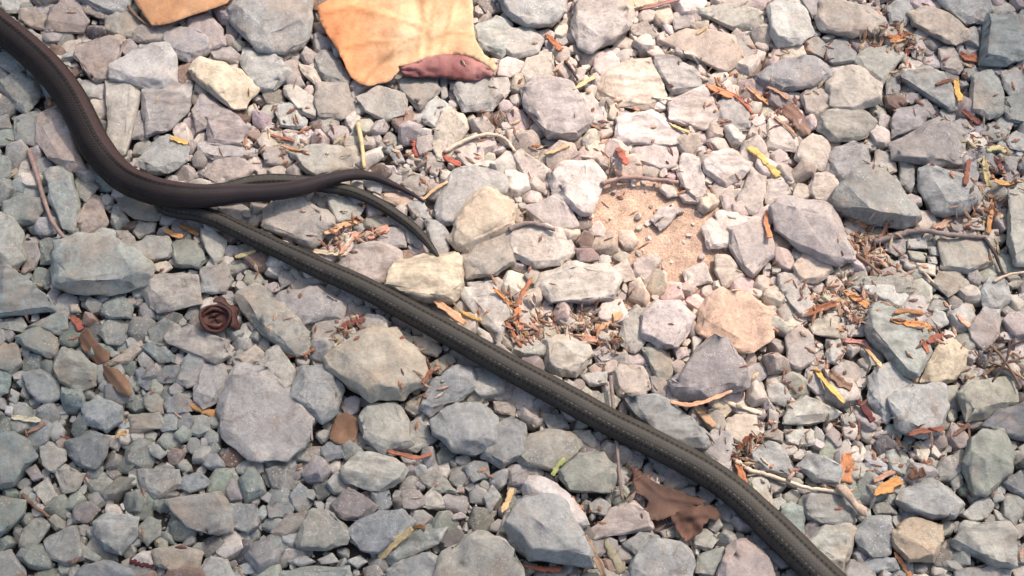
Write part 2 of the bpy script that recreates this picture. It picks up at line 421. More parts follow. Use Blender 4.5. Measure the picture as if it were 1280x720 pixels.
CHIPS = '''
straw 6 717,112 730,104 744,95 | pale straw splinter lying across the flat warm beige slab
white 5 855,65 866,68 876,81 | white splinter above the pinkish pale stone, thickest of the pale slivers
white 4 815,121 827,122 840,124 | thin white splinter at the lower rim of the warm beige slab
straw 4 835,153 848,160 862,165 | cream sliver beneath the pinkish pale stone, curved like a bow
straw 5 870,43 884,33 | stubby cream sliver at the edge of an olive slab near the top
orange 8 883,106 900,114 916,121 | orange bark sliver just above the splintered bark piece
gold 6 930,105 945,118 962,130 | golden orange sliver pointing at the splintered bark piece
rust 5 905,112 925,124 942,142 | rust sliver along the splintered bark piece's upper edge
yellow 9 935,183 948,192 958,205 | upper half of the bright yellow leaf flake
yellow 9 955,203 965,210 973,221 | lower half of the bright yellow leaf flake
orange 7 957,262 958,280 963,297 | orange sliver at the tip of the mauve-blue slab
peach 9 1058,268 1072,274 1085,283 | peach leaf flake leaning on the domed slate-blue stone
brown 5 1066,288 1078,304 1086,330 | brown stick fragment below the peach leaf flake
orange 6 1241,252 1238,272 1236,292 | upright orange needle beside the long horizontal twig's end
redbrown 7 1213,198 1209,212 1207,231 | red-brown upright flake east of the mauve-grey rock
straw 8 1230,196 1232,215 1236,234 | cream upright flake among the rust flakes near the east edge
redbrown 6 1243,195 1249,205 1256,216 | short red-brown flake above the cream forked bit
gold 6 1243,226 1260,229 1279,224 | golden sliver below the short red-brown flake at the east edge
straw 7 1234,188 1247,184 1258,190 | cream bow-shaped flake topping the rust flakes at the east edge
yellow 8 1194,97 1196,110 1200,126 | yellow upright flake beside the tipped grey slab
rust 11 1200,66 1208,72 1221,74 | rust-orange leaf scrap in the hollow beside the blue wedge
rust 8 1106,44 1120,46 1138,40 | rust sliver at the end of the bar-shaped stone
orange 6 1112,52 1125,50 1137,44 | orange sliver under the rust one at the bar-shaped stone's end
redbrown 6 1125,78 1132,68 1140,56 | dark red sliver standing above the tipped grey slab
redbrown 8 1203,138 1214,147 1226,155 | red-brown flake below the upright teal stone
redbrown 5 1170,106 1180,102 1190,99 | short red sliver lying on the tipped grey slab
pinkbark 8 1165,284 1180,280 1192,266 | pink-brown bark strip on the long horizontal twig
yellow 6 213,172 224,176 235,179 | yellow leaf scrap above the pale blue stone by the black snake
gold 6 58,118 62,126 61,132 | golden crumb on the inner side of the black snake
gold 6 203,284 214,292 228,296 | mossy golden bark curl under the snakes' crossing
darkgold 7 222,282 236,286 248,294 | darker golden bark curl beside the mossy one
straw 5 293,321 305,318 319,312 | pale yellow splinter below the olive snake near the crossing
red 9 515,170 519,182 523,196 | bright red flake above the black snake's tail tip
red 7 553,190 562,200 576,206 | pinkish red flake by the curved pale twig
peach 9 405,291 428,282 452,274 | upper peach bark strip under the tails
peach 11 446,294 466,293 486,284 | broad peach bark strip closest to the lower snake's tail
peach 9 425,318 434,304 446,290 | peach bark strip crossing between the other two
cream 7 391,314 412,316 433,317 | cream bark strip lowest of the peach pile
straw 4 528,250 544,236 560,227 | thin cream sliver starting at the black snake's tail tip
straw 5 680,192 696,187 712,180 | tan straw below the large blue-grey stone
rust 9 682,43 690,50 701,62 | rust scrap beside the bright bluish white stone
red 9 771,182 777,192 784,205 | vivid red flake above the brown soil patch
pinkbark 5 795,12 822,6 850,-2 | reddish stem lying at the top edge
rust 7 666,344 656,362 646,384 | long rust strip above the olive snake's middle
orange 9 648,384 646,400 652,412 | orange leaf scrap at the foot of the long rust strip
darkgold 9 640,418 650,412 660,420 | dark golden curled scrap nearest the olive snake's middle
orange 6 616,360 628,370 641,386 | orange sliver west of the long rust strip
rust 5 632,400 640,414 652,434 | thin rust stalk beneath the curled golden scrap
peach 9 543,376 560,388 581,404 | glowing peach strip along the olive snake's upper edge
gold 6 574,388 590,396 602,400 | golden scrap just past the glowing peach strip
pinkbark 9 716,418 738,424 760,424 | pink-brown bark flake below its peach neighbour
peach 10 744,412 760,402 777,390 | peach bark flake west of the rounded pinkish stone
rust 9 1000,396 1024,386 1046,379 | rust strip above the small cream block
orange 8 1050,362 1066,370 1084,383 | orange strip meeting the rust strip above the cream block
pinkbark 5 1055,426 1078,428 1090,440 | pink bark strip west of the pointed teal stone
straw 5 1078,430 1090,444 1102,458 | pale straw pointing down along the pointed teal stone
orange 8 1113,399 1138,405 1163,410 | widest orange chip lying on the pointed teal stone
darkgold 6 1118,390 1136,388 1158,392 | dark golden chip above the widest orange chip
rust 6 1152,424 1156,432 1161,441 | rust chip between the pointed teal stone and cream cobble
redbrown 10 1160,428 1170,422 1181,420 | dull red chip above the rounded cream cobble
peach 6 1196,392 1203,400 1212,408 | pink-orange chip north of the cream cobble
yellow 6 1018,460 1034,480 1056,503 | bright yellow sliver, brightest splinter among the eastern stones
brown 11 1036,464 1050,478 1064,486 | brown leaf scrap behind the bright yellow sliver
darkred 8 1071,499 1080,510 1092,526 | dark red flake west of the big light blue stone
peach 5 838,502 862,506 886,500 915,488 | peach rim of bark under the shark-fin stone
tan 8 868,506 880,519 893,533 | tan flake below the shark-fin stone
cream 6 902,500 925,508 952,516 | cream strip east of the shark-fin stone
rust 9 941,543 928,556 918,572 | rust leaf fold, upper piece beside the knobbly twig's thin end
rust 8 918,568 924,586 932,606 | rust leaf fold, lower piece beside the knobbly twig's thin end
orange 16 1061,566 1058,584 1056,603 | upright orange chip above the knobbly twig's broken end
orange 12 1092,619 1108,610 1125,599 | slanted orange chip above the smooth light blue oval stone
tan 7 1092,601 1106,594 1121,587 | tan strip just above the slanted orange chip
brown 13 1138,598 1146,591 1156,588 | brown triangular bark bit above the smooth blue oval
orange 6 1118,690 1128,704 1140,722 | orange splinter at the bottom edge by the mustard stone
straw 10 473,698 492,680 516,661 | thick yellow straw lying beside the smooth blue slab
darkgold 5 512,662 522,658 532,660 | frayed brown end piece past the thick yellow straw
straw 7 627,641 634,628 640,610 | yellowish strip west of the white quartz chunk
green 6 690,594 697,583 706,573 | little green leaf sliver above the teal-topped cobble
tan 8 729,668 742,692 756,720 | tan bark strip below the ragged brown leaf
olive 13 757,672 766,694 778,716 | greenish bark strip next to the tan one at the bottom edge
rust 6 652,706 676,711 702,712 | rust strip tucked below the large blue boulder
cream 5 859,664 864,676 870,692 | cream sliver between small stones near the bottom edge
orange 9 237,505 252,512 270,518 | small orange chip below the pale pinkish grey stone
red 10 88,395 96,402 102,412 | scarlet flake above the curled tan leaf
cream 6 14,521 32,524 50,526 | cream splinter near the west edge, above the blue-teal cobble
tan 4 34,541 46,535 57,528 | tan splinter just below the cream one near the west edge
gold 6 146,548 150,541 158,542 | golden crumb beneath the five-sided pale blue stone
darkred 9 162,700 176,703 192,706 | dark red leaf scrap at the bottom beside the beige stone
rust 4 337,168 352,172 368,176 | rust needle between the cream stone and the leaf
orange 4 350,182 366,186 384,190 | orange needle below the rust one
rust 4 372,166 384,160 394,158 | short rust needle pointing up at the big leaf
redbrown 8 418,412 435,404 455,398 | red-brown bark between mauve slab and the olive snake
rust 5 360,445 380,442 392,436 | small rust scrap above the pale blue block
redbrown 7 528,480 534,472 540,462 | red-brown scrap at the cream-grey boulder's east corner
rust 5 484,563 520,572 540,566 | thin rust strip on the grit
redbrown 7 1135,543 1158,538 1180,536 | red-brown bark sliver along the big light blue stone's foot
brown 6 1190,545 1200,538 1212,530 | brown sliver above the tall greenish grey boulder
'''
TWIGS = '''
cream 5 920,576 938,588 958,593 985,602 1010,610 1040,614 1056,618 | knobbly pale twig east of the olive snake, ending in a broken knuckle
grey 4.5 763,470 766,500 770,545 774,590 778,624 | thin straight grey twig passing under the olive snake
straw 6 447,155 452,180 455,210 | short upright grey-tan twig above the black snake's tail
cream 5 556,190 580,176 608,168 630,173 644,190 | pale twig arched like a bow below the leaf
grey 7 1092,303 1120,294 1150,288 1185,293 1232,297 | long horizontal grey-pink twig below the domed slate-blue stone
dark 4 1230,297 1244,318 1252,338 1262,352 | dark twig bending down from the long horizontal one
pink 6 36,188 46,218 56,252 67,280 83,300 | thin upright brownish twig by the west edge
cream 3.5 1242,352 1262,343 1284,340 | thin whitish twig at the east edge
brown 4.5 28,618 42,632 62,646 | short brown twig by the blue-teal cobble
dark 4 706,76 715,88 722,100 | short black twig pointing at the pale straw splinter
pink 6 752,230 780,222 815,224 848,228 | pinkish stick along the top of the brown soil patch
grey 6 636,287 662,279 694,287 | short dark stick resting on the speckled oblong stone
cream 3.5 1150,334 1160,346 1170,356 | short cream twig under the long horizontal twig
brown 4 160,8 172,22 188,33 | short brown twig under the flat tan leaf's corner
brown 3.5 1238,432 1252,446 1268,470 1276,486 | thin rootlet, steepest of the tangle at the east edge
dark 3.5 1230,440 1252,436 1284,424 | dark rootlet running along the top of the tangle
brown 3.5 1228,470 1250,456 1284,446 | brown rootlet crossing the middle of the tangle
dark 3 1262,426 1258,450 1240,478 | dark rootlet leaning across the tangle
brown 3 1236,452 1262,462 1284,478 | brown rootlet at the bottom of the tangle
brown 4 1070,318 1088,332 1100,342 | brown twig below the peach leaf flake's stick
'''

# ------------------------------------------------------------------ helpers
def tag(o, label=None, cat=None, group=None, kind=None):
    if label: o['label'] = label
    if cat: o['category'] = cat
    if group: o['group'] = group
    if kind: o['kind'] = kind
    return o
def link_mesh(name, me, mat, parent=None):
    o = bpy.data.objects.new(name, me); COL.objects.link(o)
    if mat: me.materials.append(mat)
    if parent: o.parent = parent
    return o
def smooth(me):
    me.polygons.foreach_set('use_smooth', np.ones(len(me.polygons), bool))
PXM = 0.0005        # metres per photo pixel near the middle

PAL = dict(g=(.275,.275,.245), b=(.225,.245,.245), t=(.215,.265,.23), l=(.42,.425,.38), c=(.56,.49,.375), p=(.375,.325,.305),
           n=(.42,.345,.275), d=(.12,.11,.105), o=(.34,.335,.26), w=(.54,.51,.48), k=(.60,.38,.24), y=(.55,.45,.27), s=(.11,.13,.155))
def pal(code):
    return np.mean([PAL[c] for c in code], axis=0)

# places in the photograph and the gravel colour there: mineral tone, sunlit middle painted paler
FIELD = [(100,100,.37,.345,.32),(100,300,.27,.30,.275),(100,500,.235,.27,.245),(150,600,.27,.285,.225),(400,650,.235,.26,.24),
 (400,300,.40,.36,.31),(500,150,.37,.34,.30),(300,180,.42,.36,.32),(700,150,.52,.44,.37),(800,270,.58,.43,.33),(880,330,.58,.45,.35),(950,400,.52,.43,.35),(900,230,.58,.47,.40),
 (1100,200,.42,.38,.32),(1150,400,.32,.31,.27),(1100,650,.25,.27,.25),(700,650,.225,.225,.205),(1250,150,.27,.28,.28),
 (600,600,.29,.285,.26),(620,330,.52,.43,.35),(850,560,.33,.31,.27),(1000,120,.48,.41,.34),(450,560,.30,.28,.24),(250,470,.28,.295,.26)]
FA = np.array(FIELD, float)
DUST_GLOW = (820, 260, 270, 210)         # pale pinkish dust zone; its tint also paints in the sun patch
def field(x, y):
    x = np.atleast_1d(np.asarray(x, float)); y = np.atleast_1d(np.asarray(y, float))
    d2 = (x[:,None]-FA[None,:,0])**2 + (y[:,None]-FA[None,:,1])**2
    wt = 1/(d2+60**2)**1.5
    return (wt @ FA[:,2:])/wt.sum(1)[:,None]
def soft(px, py, cx, cy, rx, ry):
    return np.clip(1.25-np.hypot((px-cx)/rx, (py-cy)/ry), 0, 1)
def to_px(x, y):
    """world x,y (z=0) -> photo pixels, arrays"""
    c, s = math.cos(TILT), math.sin(TILT)
    dx, dy, dz = x-CAM.x, y-CAM.y, -CAM.z
    ly = c*dy + s*dz; lz = -s*dy + c*dz
    return 640+dx/(-lz)*50/36*1280, 360-ly/(-lz)*50/36*1280

# ------------------------------------------------------------------ materials
def new_mat(name):
    m = bpy.data.materials.new(name); m.use_nodes = True
    t = m.node_tree; return m, t, t.nodes['Principled BSDF'], t.links
def nd(t, kind, **kw):
    n = t.nodes.new(kind)
    for k, v in kw.items():
        if k in n.inputs: n.inputs[k].default_value = v
        else: setattr(n, k, v)
    return n
def mth(t, op, a, b=None, c=None, clamp=False):
    n = t.nodes.new('ShaderNodeMath'); n.operation = op; n.use_clamp = clamp
    for i, v in enumerate((a, b, c)):
        if v is None: continue
        if isinstance(v, (int, float)): n.inputs[i].default_value = v
        else: t.links.new(v, n.inputs[i])
    return n.outputs[0]
def ramp(t, fac, stops):
    n = t.nodes.new('ShaderNodeValToRGB'); e = n.color_ramp.elements
    while len(e) < len(stops): e.new(.5)
    for i, (p, c) in enumerate(stops):
        e[i].position = p; e[i].color = (c, c, c, 1) if isinstance(c, (int, float)) else (*c, 1)
    t.links.new(fac, n.inputs[0]); return n.outputs[0]
def mix(t, mode, fac, a, b):
    n = t.nodes.new('ShaderNodeMix'); n.data_type = 'RGBA'; n.blend_type = mode
    for sock, v in ((n.inputs[0], fac), (n.inputs[6], a), (n.inputs[7], b)):
        if isinstance(v, (int, float)): sock.default_value = v
        elif isinstance(v, tuple): sock.default_value = (*v, 1)
        else: t.links.new(v, sock)
    return n.outputs[2]
def stone_mat(name, per_object):
    m, t, b, L = new_mat(name)
    tc = nd(t, 'ShaderNodeTexCoord'); co = tc.outputs['Object']
    if per_object:
        oi = nd(t, 'ShaderNodeObjectInfo'); base = oi.outputs['Color']
        va = nd(t, 'ShaderNodeVectorMath', operation='MULTIPLY_ADD'); L.new(oi.outputs['Random'], va.inputs[0])
        va.inputs[1].default_value = (7.3, 3.1, 5.7); L.new(co, va.inputs[2]); co = va.outputs[0]
    else:
        at = nd(t, 'ShaderNodeAttribute', attribute_name='col'); base = at.outputs['Color']
    def ns(scale, detail=4, rough=.6, dist=0):
        n = nd(t, 'ShaderNodeTexNoise', Scale=scale, Detail=detail, Roughness=rough, Distortion=dist); L.new(co, n.inputs['Vector']); return n.outputs['Fac']
    big = ns(70, 5, .65, .6); fine = ns(420, 6, .75); tint = ns(45, 3)
    col = mix(t, 'MULTIPLY', 1.0, base, ramp(t, big, [(.28, .74), (.5, .98), (.72, 1.18)]))
    col = mix(t, 'MULTIPLY', 1.0, col, ramp(t, fine, [(.3, .72), (.5, 1.0), (.72, 1.22)]))
    col = mix(t, 'MIX', ramp(t, tint, [(.55, 0.0), (.75, .38)]), col, (.42, .33, .25))          # dusty patches
    # mineral specks and pale veins
    vo = nd(t, 'ShaderNodeTexVoronoi', Scale=520.0); L.new(co, vo.inputs['Vector'])
    sp = mth(t, 'MULTIPLY', mth(t, 'LESS_THAN', vo.outputs['Distance'], .22), ramp(t, ns(60, 2), [(.52, 0.0), (.6, .65)]))
    if per_object:
        r1 = mth(t, 'FRACT', mth(t, 'MULTIPLY', oi.outputs['Random'], 7.31)); r2_ = mth(t, 'FRACT', mth(t, 'MULTIPLY', oi.outputs['Random'], 13.7)); r3_ = mth(t, 'FRACT', mth(t, 'MULTIPLY', oi.outputs['Random'], 29.3))
        sp = mth(t, 'MULTIPLY', sp, ramp(t, r1, [(.4, .05), (.6, 1.0)]))
    else: r2_ = r3_ = None
    col = mix(t, 'MIX', sp, col, (.62, .60, .57))
    ve = ns(38, 3, .5, 1.6)
    vn = ramp(t, mth(t, 'ABSOLUTE', mth(t, 'SUBTRACT', ve, .5)), [(0.0, .32), (.012, 0.0)])
    if r2_: vn = mth(t, 'MULTIPLY', vn, ramp(t, r2_, [(.7, 0.0), (.8, 1.0)]))
    col = mix(t, 'MIX', vn, col, (.58, .56, .52))
    # stains and worn, paler ridges
    st = nd(t, 'ShaderNodeTexNoise', Scale=110.0, Detail=6.0, Roughness=.7, Distortion=1.2); L.new(co, st.inputs['Vector'])
    stf = ramp(t, st.outputs['Fac'], [(.54, 0.0), (.68, .5)])
    if r3_: stf = mth(t, 'MULTIPLY', stf, ramp(t, r3_, [(.3, .15), (.8, 1.4)]))
    col = mix(t, 'MIX', stf, col, (.16, .115, .085))
    if r3_:      # some stones are layered, some rusty
        mp = nd(t, 'ShaderNodeMapping'); L.new(co, mp.inputs[0]); mp.inputs['Scale'].default_value = (60, 210, 160); mp.inputs['Rotation'].default_value = (.3, .5, .7)
        ly = nd(t, 'ShaderNodeTexNoise', Scale=1.0, Detail=3.0); L.new(mp.outputs[0], ly.inputs['Vector'])
        col = mix(t, 'MULTIPLY', ramp(t, r1, [(.15, .8), (.3, 0.0)]), col, ramp(t, ly.outputs['Fac'], [(.35, .62), (.5, 1.0), (.65, 1.2)]))
        col = mix(t, 'MIX', mth(t, 'MULTIPLY', ramp(t, r2_, [(.2, .28), (.3, 0.0)]), ramp(t, tint, [(.40, 0.0), (.60, 1.0)])), col, (.40, .28, .18))
    wv = nd(t, 'ShaderNodeTexWave', Scale=34.0, Distortion=7.0, Detail=4.0); wv.inputs['Detail Scale'].default_value = 2.5; L.new(co, wv.inputs['Vector'])
    col = mix(t, 'MULTIPLY', .18, col, ramp(t, wv.outputs['Fac'], [(0.0, .74), (.5, 1.0), (1.0, 1.18)]))
    gm = nd(t, 'ShaderNodeNewGeometry')
    col = mix(t, 'MIX', ramp(t, gm.outputs['Pointiness'], [(.53, 0.0), (.62, .4)]), col, (.55, .52, .47))
    L.new(col, b.inputs['Base Color'])
    b.inputs['Roughness'].default_value = .78; b.inputs['Specular IOR Level'].default_value = .35
    h = mth(t, 'ADD', mth(t, 'MULTIPLY', big, 1.0), mth(t, 'MULTIPLY', fine, .35))
    bp = nd(t, 'ShaderNodeBump', Strength=.75, Distance=.0016); L.new(h, bp.inputs['Height']); L.new(bp.outputs[0], b.inputs['Normal'])
    return m
M_STONE = stone_mat('stone', True); M_GRAVEL = stone_mat('gravel', False)

def soil_mat():
    m, t, b, L = new_mat('soil')
    tc = nd(t, 'ShaderNodeTexCoord'); co = tc.outputs['Object']
    at = nd(t, 'ShaderNodeAttribute', attribute_name='col')
    n1 = nd(t, 'ShaderNodeTexNoise', Scale=120.0, Detail=8.0, Roughness=.7); L.new(co, n1.inputs['Vector'])
    n2 = nd(t, 'ShaderNodeTexNoise', Scale=900.0, Detail=4.0, Roughness=.7); L.new(co, n2.inputs['Vector'])
    col = mix(t, 'MULTIPLY', 1.0, at.outputs['Color'], ramp(t, n1.outputs['Fac'], [(.3, .6), (.7, 1.3)]))
    col = mix(t, 'MULTIPLY', 1.0, col, ramp(t, n2.outputs['Fac'], [(.3, .6), (.7, 1.35)]))
    L.new(col, b.inputs['Base Color']); b.inputs['Roughness'].default_value = .95
    b.inputs['Specular IOR Level'].default_value = .15
    bp = nd(t, 'ShaderNodeBump', Strength=.8, Distance=.002)
    L.new(mth(t, 'ADD', n1.outputs['Fac'], mth(t, 'MULTIPLY', n2.outputs['Fac'], .4)), bp.inputs['Height']); L.new(bp.outputs[0], b.inputs['Normal'])
    return m
M_SOIL = soil_mat()

def plant_mat(name, per_object=True, colour=None, rough=.7, trans=0.0, streak=True):
    m, t, b, L = new_mat(name)
    tc = nd(t, 'ShaderNodeTexCoord'); co = tc.outputs['Object']
    if per_object:
        base = nd(t, 'ShaderNodeObjectInfo').outputs['Color']
    else:
        rgb = nd(t, 'ShaderNodeRGB'); rgb.outputs[0].default_value = (*colour, 1); base = rgb.outputs[0]
    n1 = nd(t, 'ShaderNodeTexNoise', Scale=160.0, Detail=5.0, Roughness=.65); L.new(co, n1.inputs['Vector'])
    n2 = nd(t, 'ShaderNodeTexNoise', Scale=900.0, Detail=3.0); L.new(co, n2.inputs['Vector'])
    col = mix(t, 'MULTIPLY', 1.0, base, ramp(t, n1.outputs['Fac'], [(.3, .62), (.5, 1.0), (.7, 1.25)]))
    col = mix(t, 'MULTIPLY', 1.0, col, ramp(t, n2.outputs['Fac'], [(.3, .85), (.7, 1.12)]))
    L.new(col, b.inputs['Base Color']); b.inputs['Roughness'].default_value = rough
    b.inputs['Specular IOR Level'].default_value = .3
    bp = nd(t, 'ShaderNodeBump', Strength=.5, Distance=.0006); L.new(n1.outputs['Fac'], bp.inputs['Height']); L.new(bp.outputs[0], b.inputs['Normal'])
    return m
M_CHIP = plant_mat('dry_bark'); M_TWIG = plant_mat('dry_twig', rough=.85)

# ------------------------------------------------------------------ snake centre lines (photo x, y, width)
SNAKE_A = [(-150,-60,42),(-90,-25,42),(-40,4,41),(0,34,40),(30,58,40),(60,86,40),(86,119,40),(105,154,40),(123,188,40),(152,220,37),(187,237,35.5),
           (225,244,33),(262,245,29),(300,242,24),(340,240,22),(375,235,21),(405,226,17),(438,219,14),(467,221,11),(494,232,8),(514,242,5.5),(530,252,2.5)]
SNAKE_B = [(1180,870,37),(1120,805,37),(1060,750,37),(1010,702,37),(965,658,37),(925,620,34),(880,588,33.5),(820,556,33),(760,526,32.5),(700,493,32),(640,461,31.5),(580,427,30.5),(520,394,28.5),
           (460,362,28),(400,335,26),(350,312,24.5),(310,293,23.5),(275,276,22),(248,267,21),(226,264,20),(208,259,19.5),(200,250,19),(212,243,19),(245,241,19),(285,237,20),(310,230,20),
           (340,227,20),(375,228,18),(405,233,16),(438,239,15),(467,251,14.5),(496,269,13.5),(516,284,12.5),(530,298,11),(541,312,8),(548,321,3.5)]
def near_path(path, x, y):
    """distance in px to the path minus half its width"""
    best = 1e9
    for a, b in zip(path[:-1], path[1:]):
        ax, ay, aw = a; bx, by, bw = b
        dx, dy = bx-ax, by-ay; q = max(0, min(1, ((x-ax)*dx+(y-ay)*dy)/(dx*dx+dy*dy)))
        d = math.hypot(x-ax-q*dx, y-ay-q*dy)-(aw+(bw-aw)*q)/2
        best = min(best, d)
    return best

# ------------------------------------------------------------------ traced stones
def parse_stones():
    out = []; ox = oy = 0
    for line in STONES.strip().splitlines():
        line = line.strip()
        if not line: continue
        if line.startswith('T '):
            _, a, b = line.split(); ox, oy = int(a)*320, int(b)*180; continue
        body, _, lab = line.partition('|')
        f = body.split(); pts = [tuple(float(v) for v in q.split(',')) for q in f[2:]]
        out.append(dict(code=f[0], h=float(f[1]), pts=[(ox+x/4, oy+y/4) for x, y in pts], label=lab.strip()))
    for s in out:
        p = np.array(s['pts']); x, y = p[:,0], p[:,1]
        s['area'] = abs((x*np.roll(y,-1)-y*np.roll(x,-1)).sum())/2
        s['c'] = p.mean(0)
        q = p-s['c']; ev, vec = np.linalg.eigh(q.T@q/len(q)); s['asp'] = math.sqrt(ev[1]/max(ev[0],1e-6)); s['wid'] = 2*math.sqrt(2*ev[0])
        s['dir'] = vec[:,1]
    return out
ST = parse_stones()

def stone_mesh(name, pts, h, seed, detail=2):
    """crushed-stone lump over the traced outline: hull of rings, chipped corners, softened edges, rough faces"""
    rnd = random.Random(seed)
    w = Vector((0, 0)); n = len(pts)
    c = sum((Vector(p) for p in pts), Vector((0, 0)))/n
    rad = sum((Vector(p)-c).length for p in pts)/n
    P0 = P(c.x, c.y, h*.3)
    ring = [P(x, y, h*.28) - P0 for x, y in pts]
    tx, ty = rnd.uniform(-.30, .30), rnd.uniform(-.30, .30)
    W = rad*PXM
    V = []
    for v in ring:
        g = 1+min(.10, .0011/max(W, 1e-4))+.03; v.x *= g; v.y *= g
        V.append(Vector((v.x, v.y, h*rnd.uniform(.10, .55))))
        V.append(Vector((v.x*.82, v.y*.82, -h*.55)))
    inset = rnd.uniform(.07, .20)
    dr = Vector((rnd.uniform(-.10, .10)*W, rnd.uniform(-.10, .10)*W))
    for v in ring:
        k = 1-inset*rnd.uniform(.35, 2.0)
        z = h*min(1.12, max(.5, .92+(tx*v.x+ty*v.y)/W*.8+rnd.uniform(-.08, .08)))
        V.append(Vector((v.x*k+dr.x, v.y*k+dr.y, z)))
    bm = bmesh.new()
    vs = [bm.verts.new(v) for v in V]
    r = bmesh.ops.convex_hull(bm, input=vs)
    bmesh.ops.delete(bm, geom=[g for g in set(r['geom_interior']+r['geom_unused']) if isinstance(g, bmesh.types.BMVert)], context='VERTS')
    # broken corners
    for k in range(4 if detail > 1 else 2):
        a = rnd.uniform(0, 2*math.pi); nv = Vector((math.cos(a), math.sin(a), rnd.uniform(.5, 3.2))).normalized()
        mx = max(v.co.dot(nv) for v in bm.verts)
        co = nv*(mx-rnd.uniform(.06, .22)*min(W, h*1.6))
        g = bmesh.ops.bisect_plane(bm, geom=bm.verts[:]+bm.edges[:]+bm.faces[:], plane_co=co, plane_no=nv, clear_outer=True)
        ed = [e for e in g['geom_cut'] if isinstance(e, bmesh.types.BMEdge)]
        if ed: bmesh.ops.holes_fill(bm, edges=ed)
    bmesh.ops.dissolve_limit(bm, angle_limit=R(9), verts=bm.verts[:], edges=bm.edges[:])
    bmesh.ops.remove_doubles(bm, verts=bm.verts[:], dist=W*.03)
    if detail >= 0:
        bmesh.ops.bevel(bm, geom=bm.edges[:]+bm.verts[:], offset=W*.032, segments=2 if detail > 1 else 1, profile=.6, affect='EDGES', clamp_overlap=True)
    bmesh.ops.triangulate(bm, faces=bm.faces[:])
    for k in range(max(0, detail)):
        lim = W*(.42 if k == 0 else .24)
        ed = [e for e in bm.edges if e.calc_length() > lim and (e.verts[0].co.z > -h*.3 or e.verts[1].co.z > -h*.3)]
        if ed: bmesh.ops.subdivide_edges(bm, edges=ed, cuts=1)
        bmesh.ops.triangulate(bm, faces=bm.faces[:])
    bm.normal_update()
    off = Vector((rnd.uniform(-50, 50), rnd.uniform(-50, 50), rnd.uniform(-50, 50)))
    f1, f2 = 1.7/W, 5.5/W
    for v in bm.verts:
        q = v.co
        d = noise.noise(q*f1+off)*.10*W + noise.noise(q*f2+off)*.045*W + noise.turbulence(q*f2*.7+off, 3, True)*-.06*W + .03*W
        s = noise.noise(Vector((q.x*f1*.8, q.y*f1*.8, q.z*f1*2.2))-off); d += (.045*W if s > .12 else 0)      # flaked step
        v.co = q+v.normal*d
    me = bpy.data.meshes.new(name); bm.to_mesh(me); bm.free(); smooth(me)
    return me, P0

LAND = [("big orange leaf", 500, 50), ("curled red leaf edge", 568, 85), ("flat tan leaf", 225, 12), ("black snake's first bend", 62, 88), ("black snake's second bend", 130, 215),
        ("snakes' crossing", 245, 262), ("black snake's tail tip", 528, 250), ("lower snake's tail tip", 545, 318), ("round brown husk", 273, 398),
        ("curled tan leaf", 138, 455), ("yellow leaf flake", 955, 203), ("brown soil patch", 815, 275), ("splintered bark piece", 985, 145), ("long horizontal twig", 1160, 292),
        ("knobbly twig's knuckle", 1068, 628), ("ragged brown leaf", 860, 640), ("white quartz chunk", 692, 628), ("mustard topped stone", 1143, 676), ("orange-peach slab", 920, 402),
        ("shark-fin stone", 884, 466), ("big cream-grey boulder", 470, 458), ("pointed teal stone", 1122, 425), ("domed slate-blue stone", 1090, 250), ("rootlet tangle", 1258, 452),
        ("thick yellow straw", 495, 680), ("heart-like pale blue stone", 147, 668), ("teal-blue wedge stone", 1250, 55), ("long bar-shaped stone", 1062, 25), ("bluish white stone", 665, 10),
        ("cream rectangular block", 152, 143), ("tilted yellowish cream stone", 280, 107), ("bright yellow sliver", 1037, 482), ("upright thin twig", 58, 245), ("large blue boulder", 685, 675),
        ("peach bark pile", 440, 300), ("greenish grit patch", 135, 612), ("vivid red flake", 777, 194), ("warm beige slab", 792, 108), ("five-sided blue stone", 128, 518)]
CNAME = dict(g='grey', b='blue-grey', t='teal-grey', l='pale grey', c='cream', p='mauve', n='tan', d='dark', o='olive-grey', w='off-white', k='peach', y='yellowish', s='slate')
def auto_labels(lst):
    named = [s for s in lst if s['label']]
    used = set(s['label'] for s in named)
    for s in lst:
        a = s['area']; s['size'] = 'small' if a < 700 else ('medium' if a < 1700 else 'large')
        s['shape'] = 'long' if s['asp'] > 1.9 else ('chunky' if s['asp'] < 1.25 else ('pointed' if len(s['pts']) <= 5 else 'blocky'))
        s['desc'] = f"{s['size']} {s['shape']} {CNAME[s['code'][0]]} stone"
    ordw = {1: 'closest', 2: 'second closest', 3: 'third closest'}
    for s in lst:
        if s['label']: continue
        done = False
        ls = sorted(LAND, key=lambda L: math.hypot(L[1]-s['c'][0], L[2]-s['c'][1]))
        for rank_ok in (1, 2, 3):
            for L in ls[:12]:
                dx, dy = s['c'][0]-L[1], s['c'][1]-L[2]
                sec = lambda ax, ay: ('above' if ay < 0 else 'below') if abs(ay) > abs(ax) else ('left of' if ax < 0 else 'right of')
                w = sec(dx, dy); d = math.hypot(dx, dy)
                if d > 190 and rank_ok < 3: continue
                r = 1+sum(1 for o in lst if o is not s and o['desc'] == s['desc'] and sec(o['c'][0]-L[1], o['c'][1]-L[2]) == w and math.hypot(o['c'][0]-L[1], o['c'][1]-L[2]) < d)
                if r != rank_ok: continue
                lab = f"{s['desc']}, {ordw[r]} of its kind {w} the {L[0]}"
                if lab in used: continue
                s['label'] = lab; used.add(lab); done = True; break
            if done: break
        if not done:
            s['label'] = f"{s['desc']} about {int(d/10)} stone widths {w} the {ls[0][0]}"
            print('WEAK', s['label'])

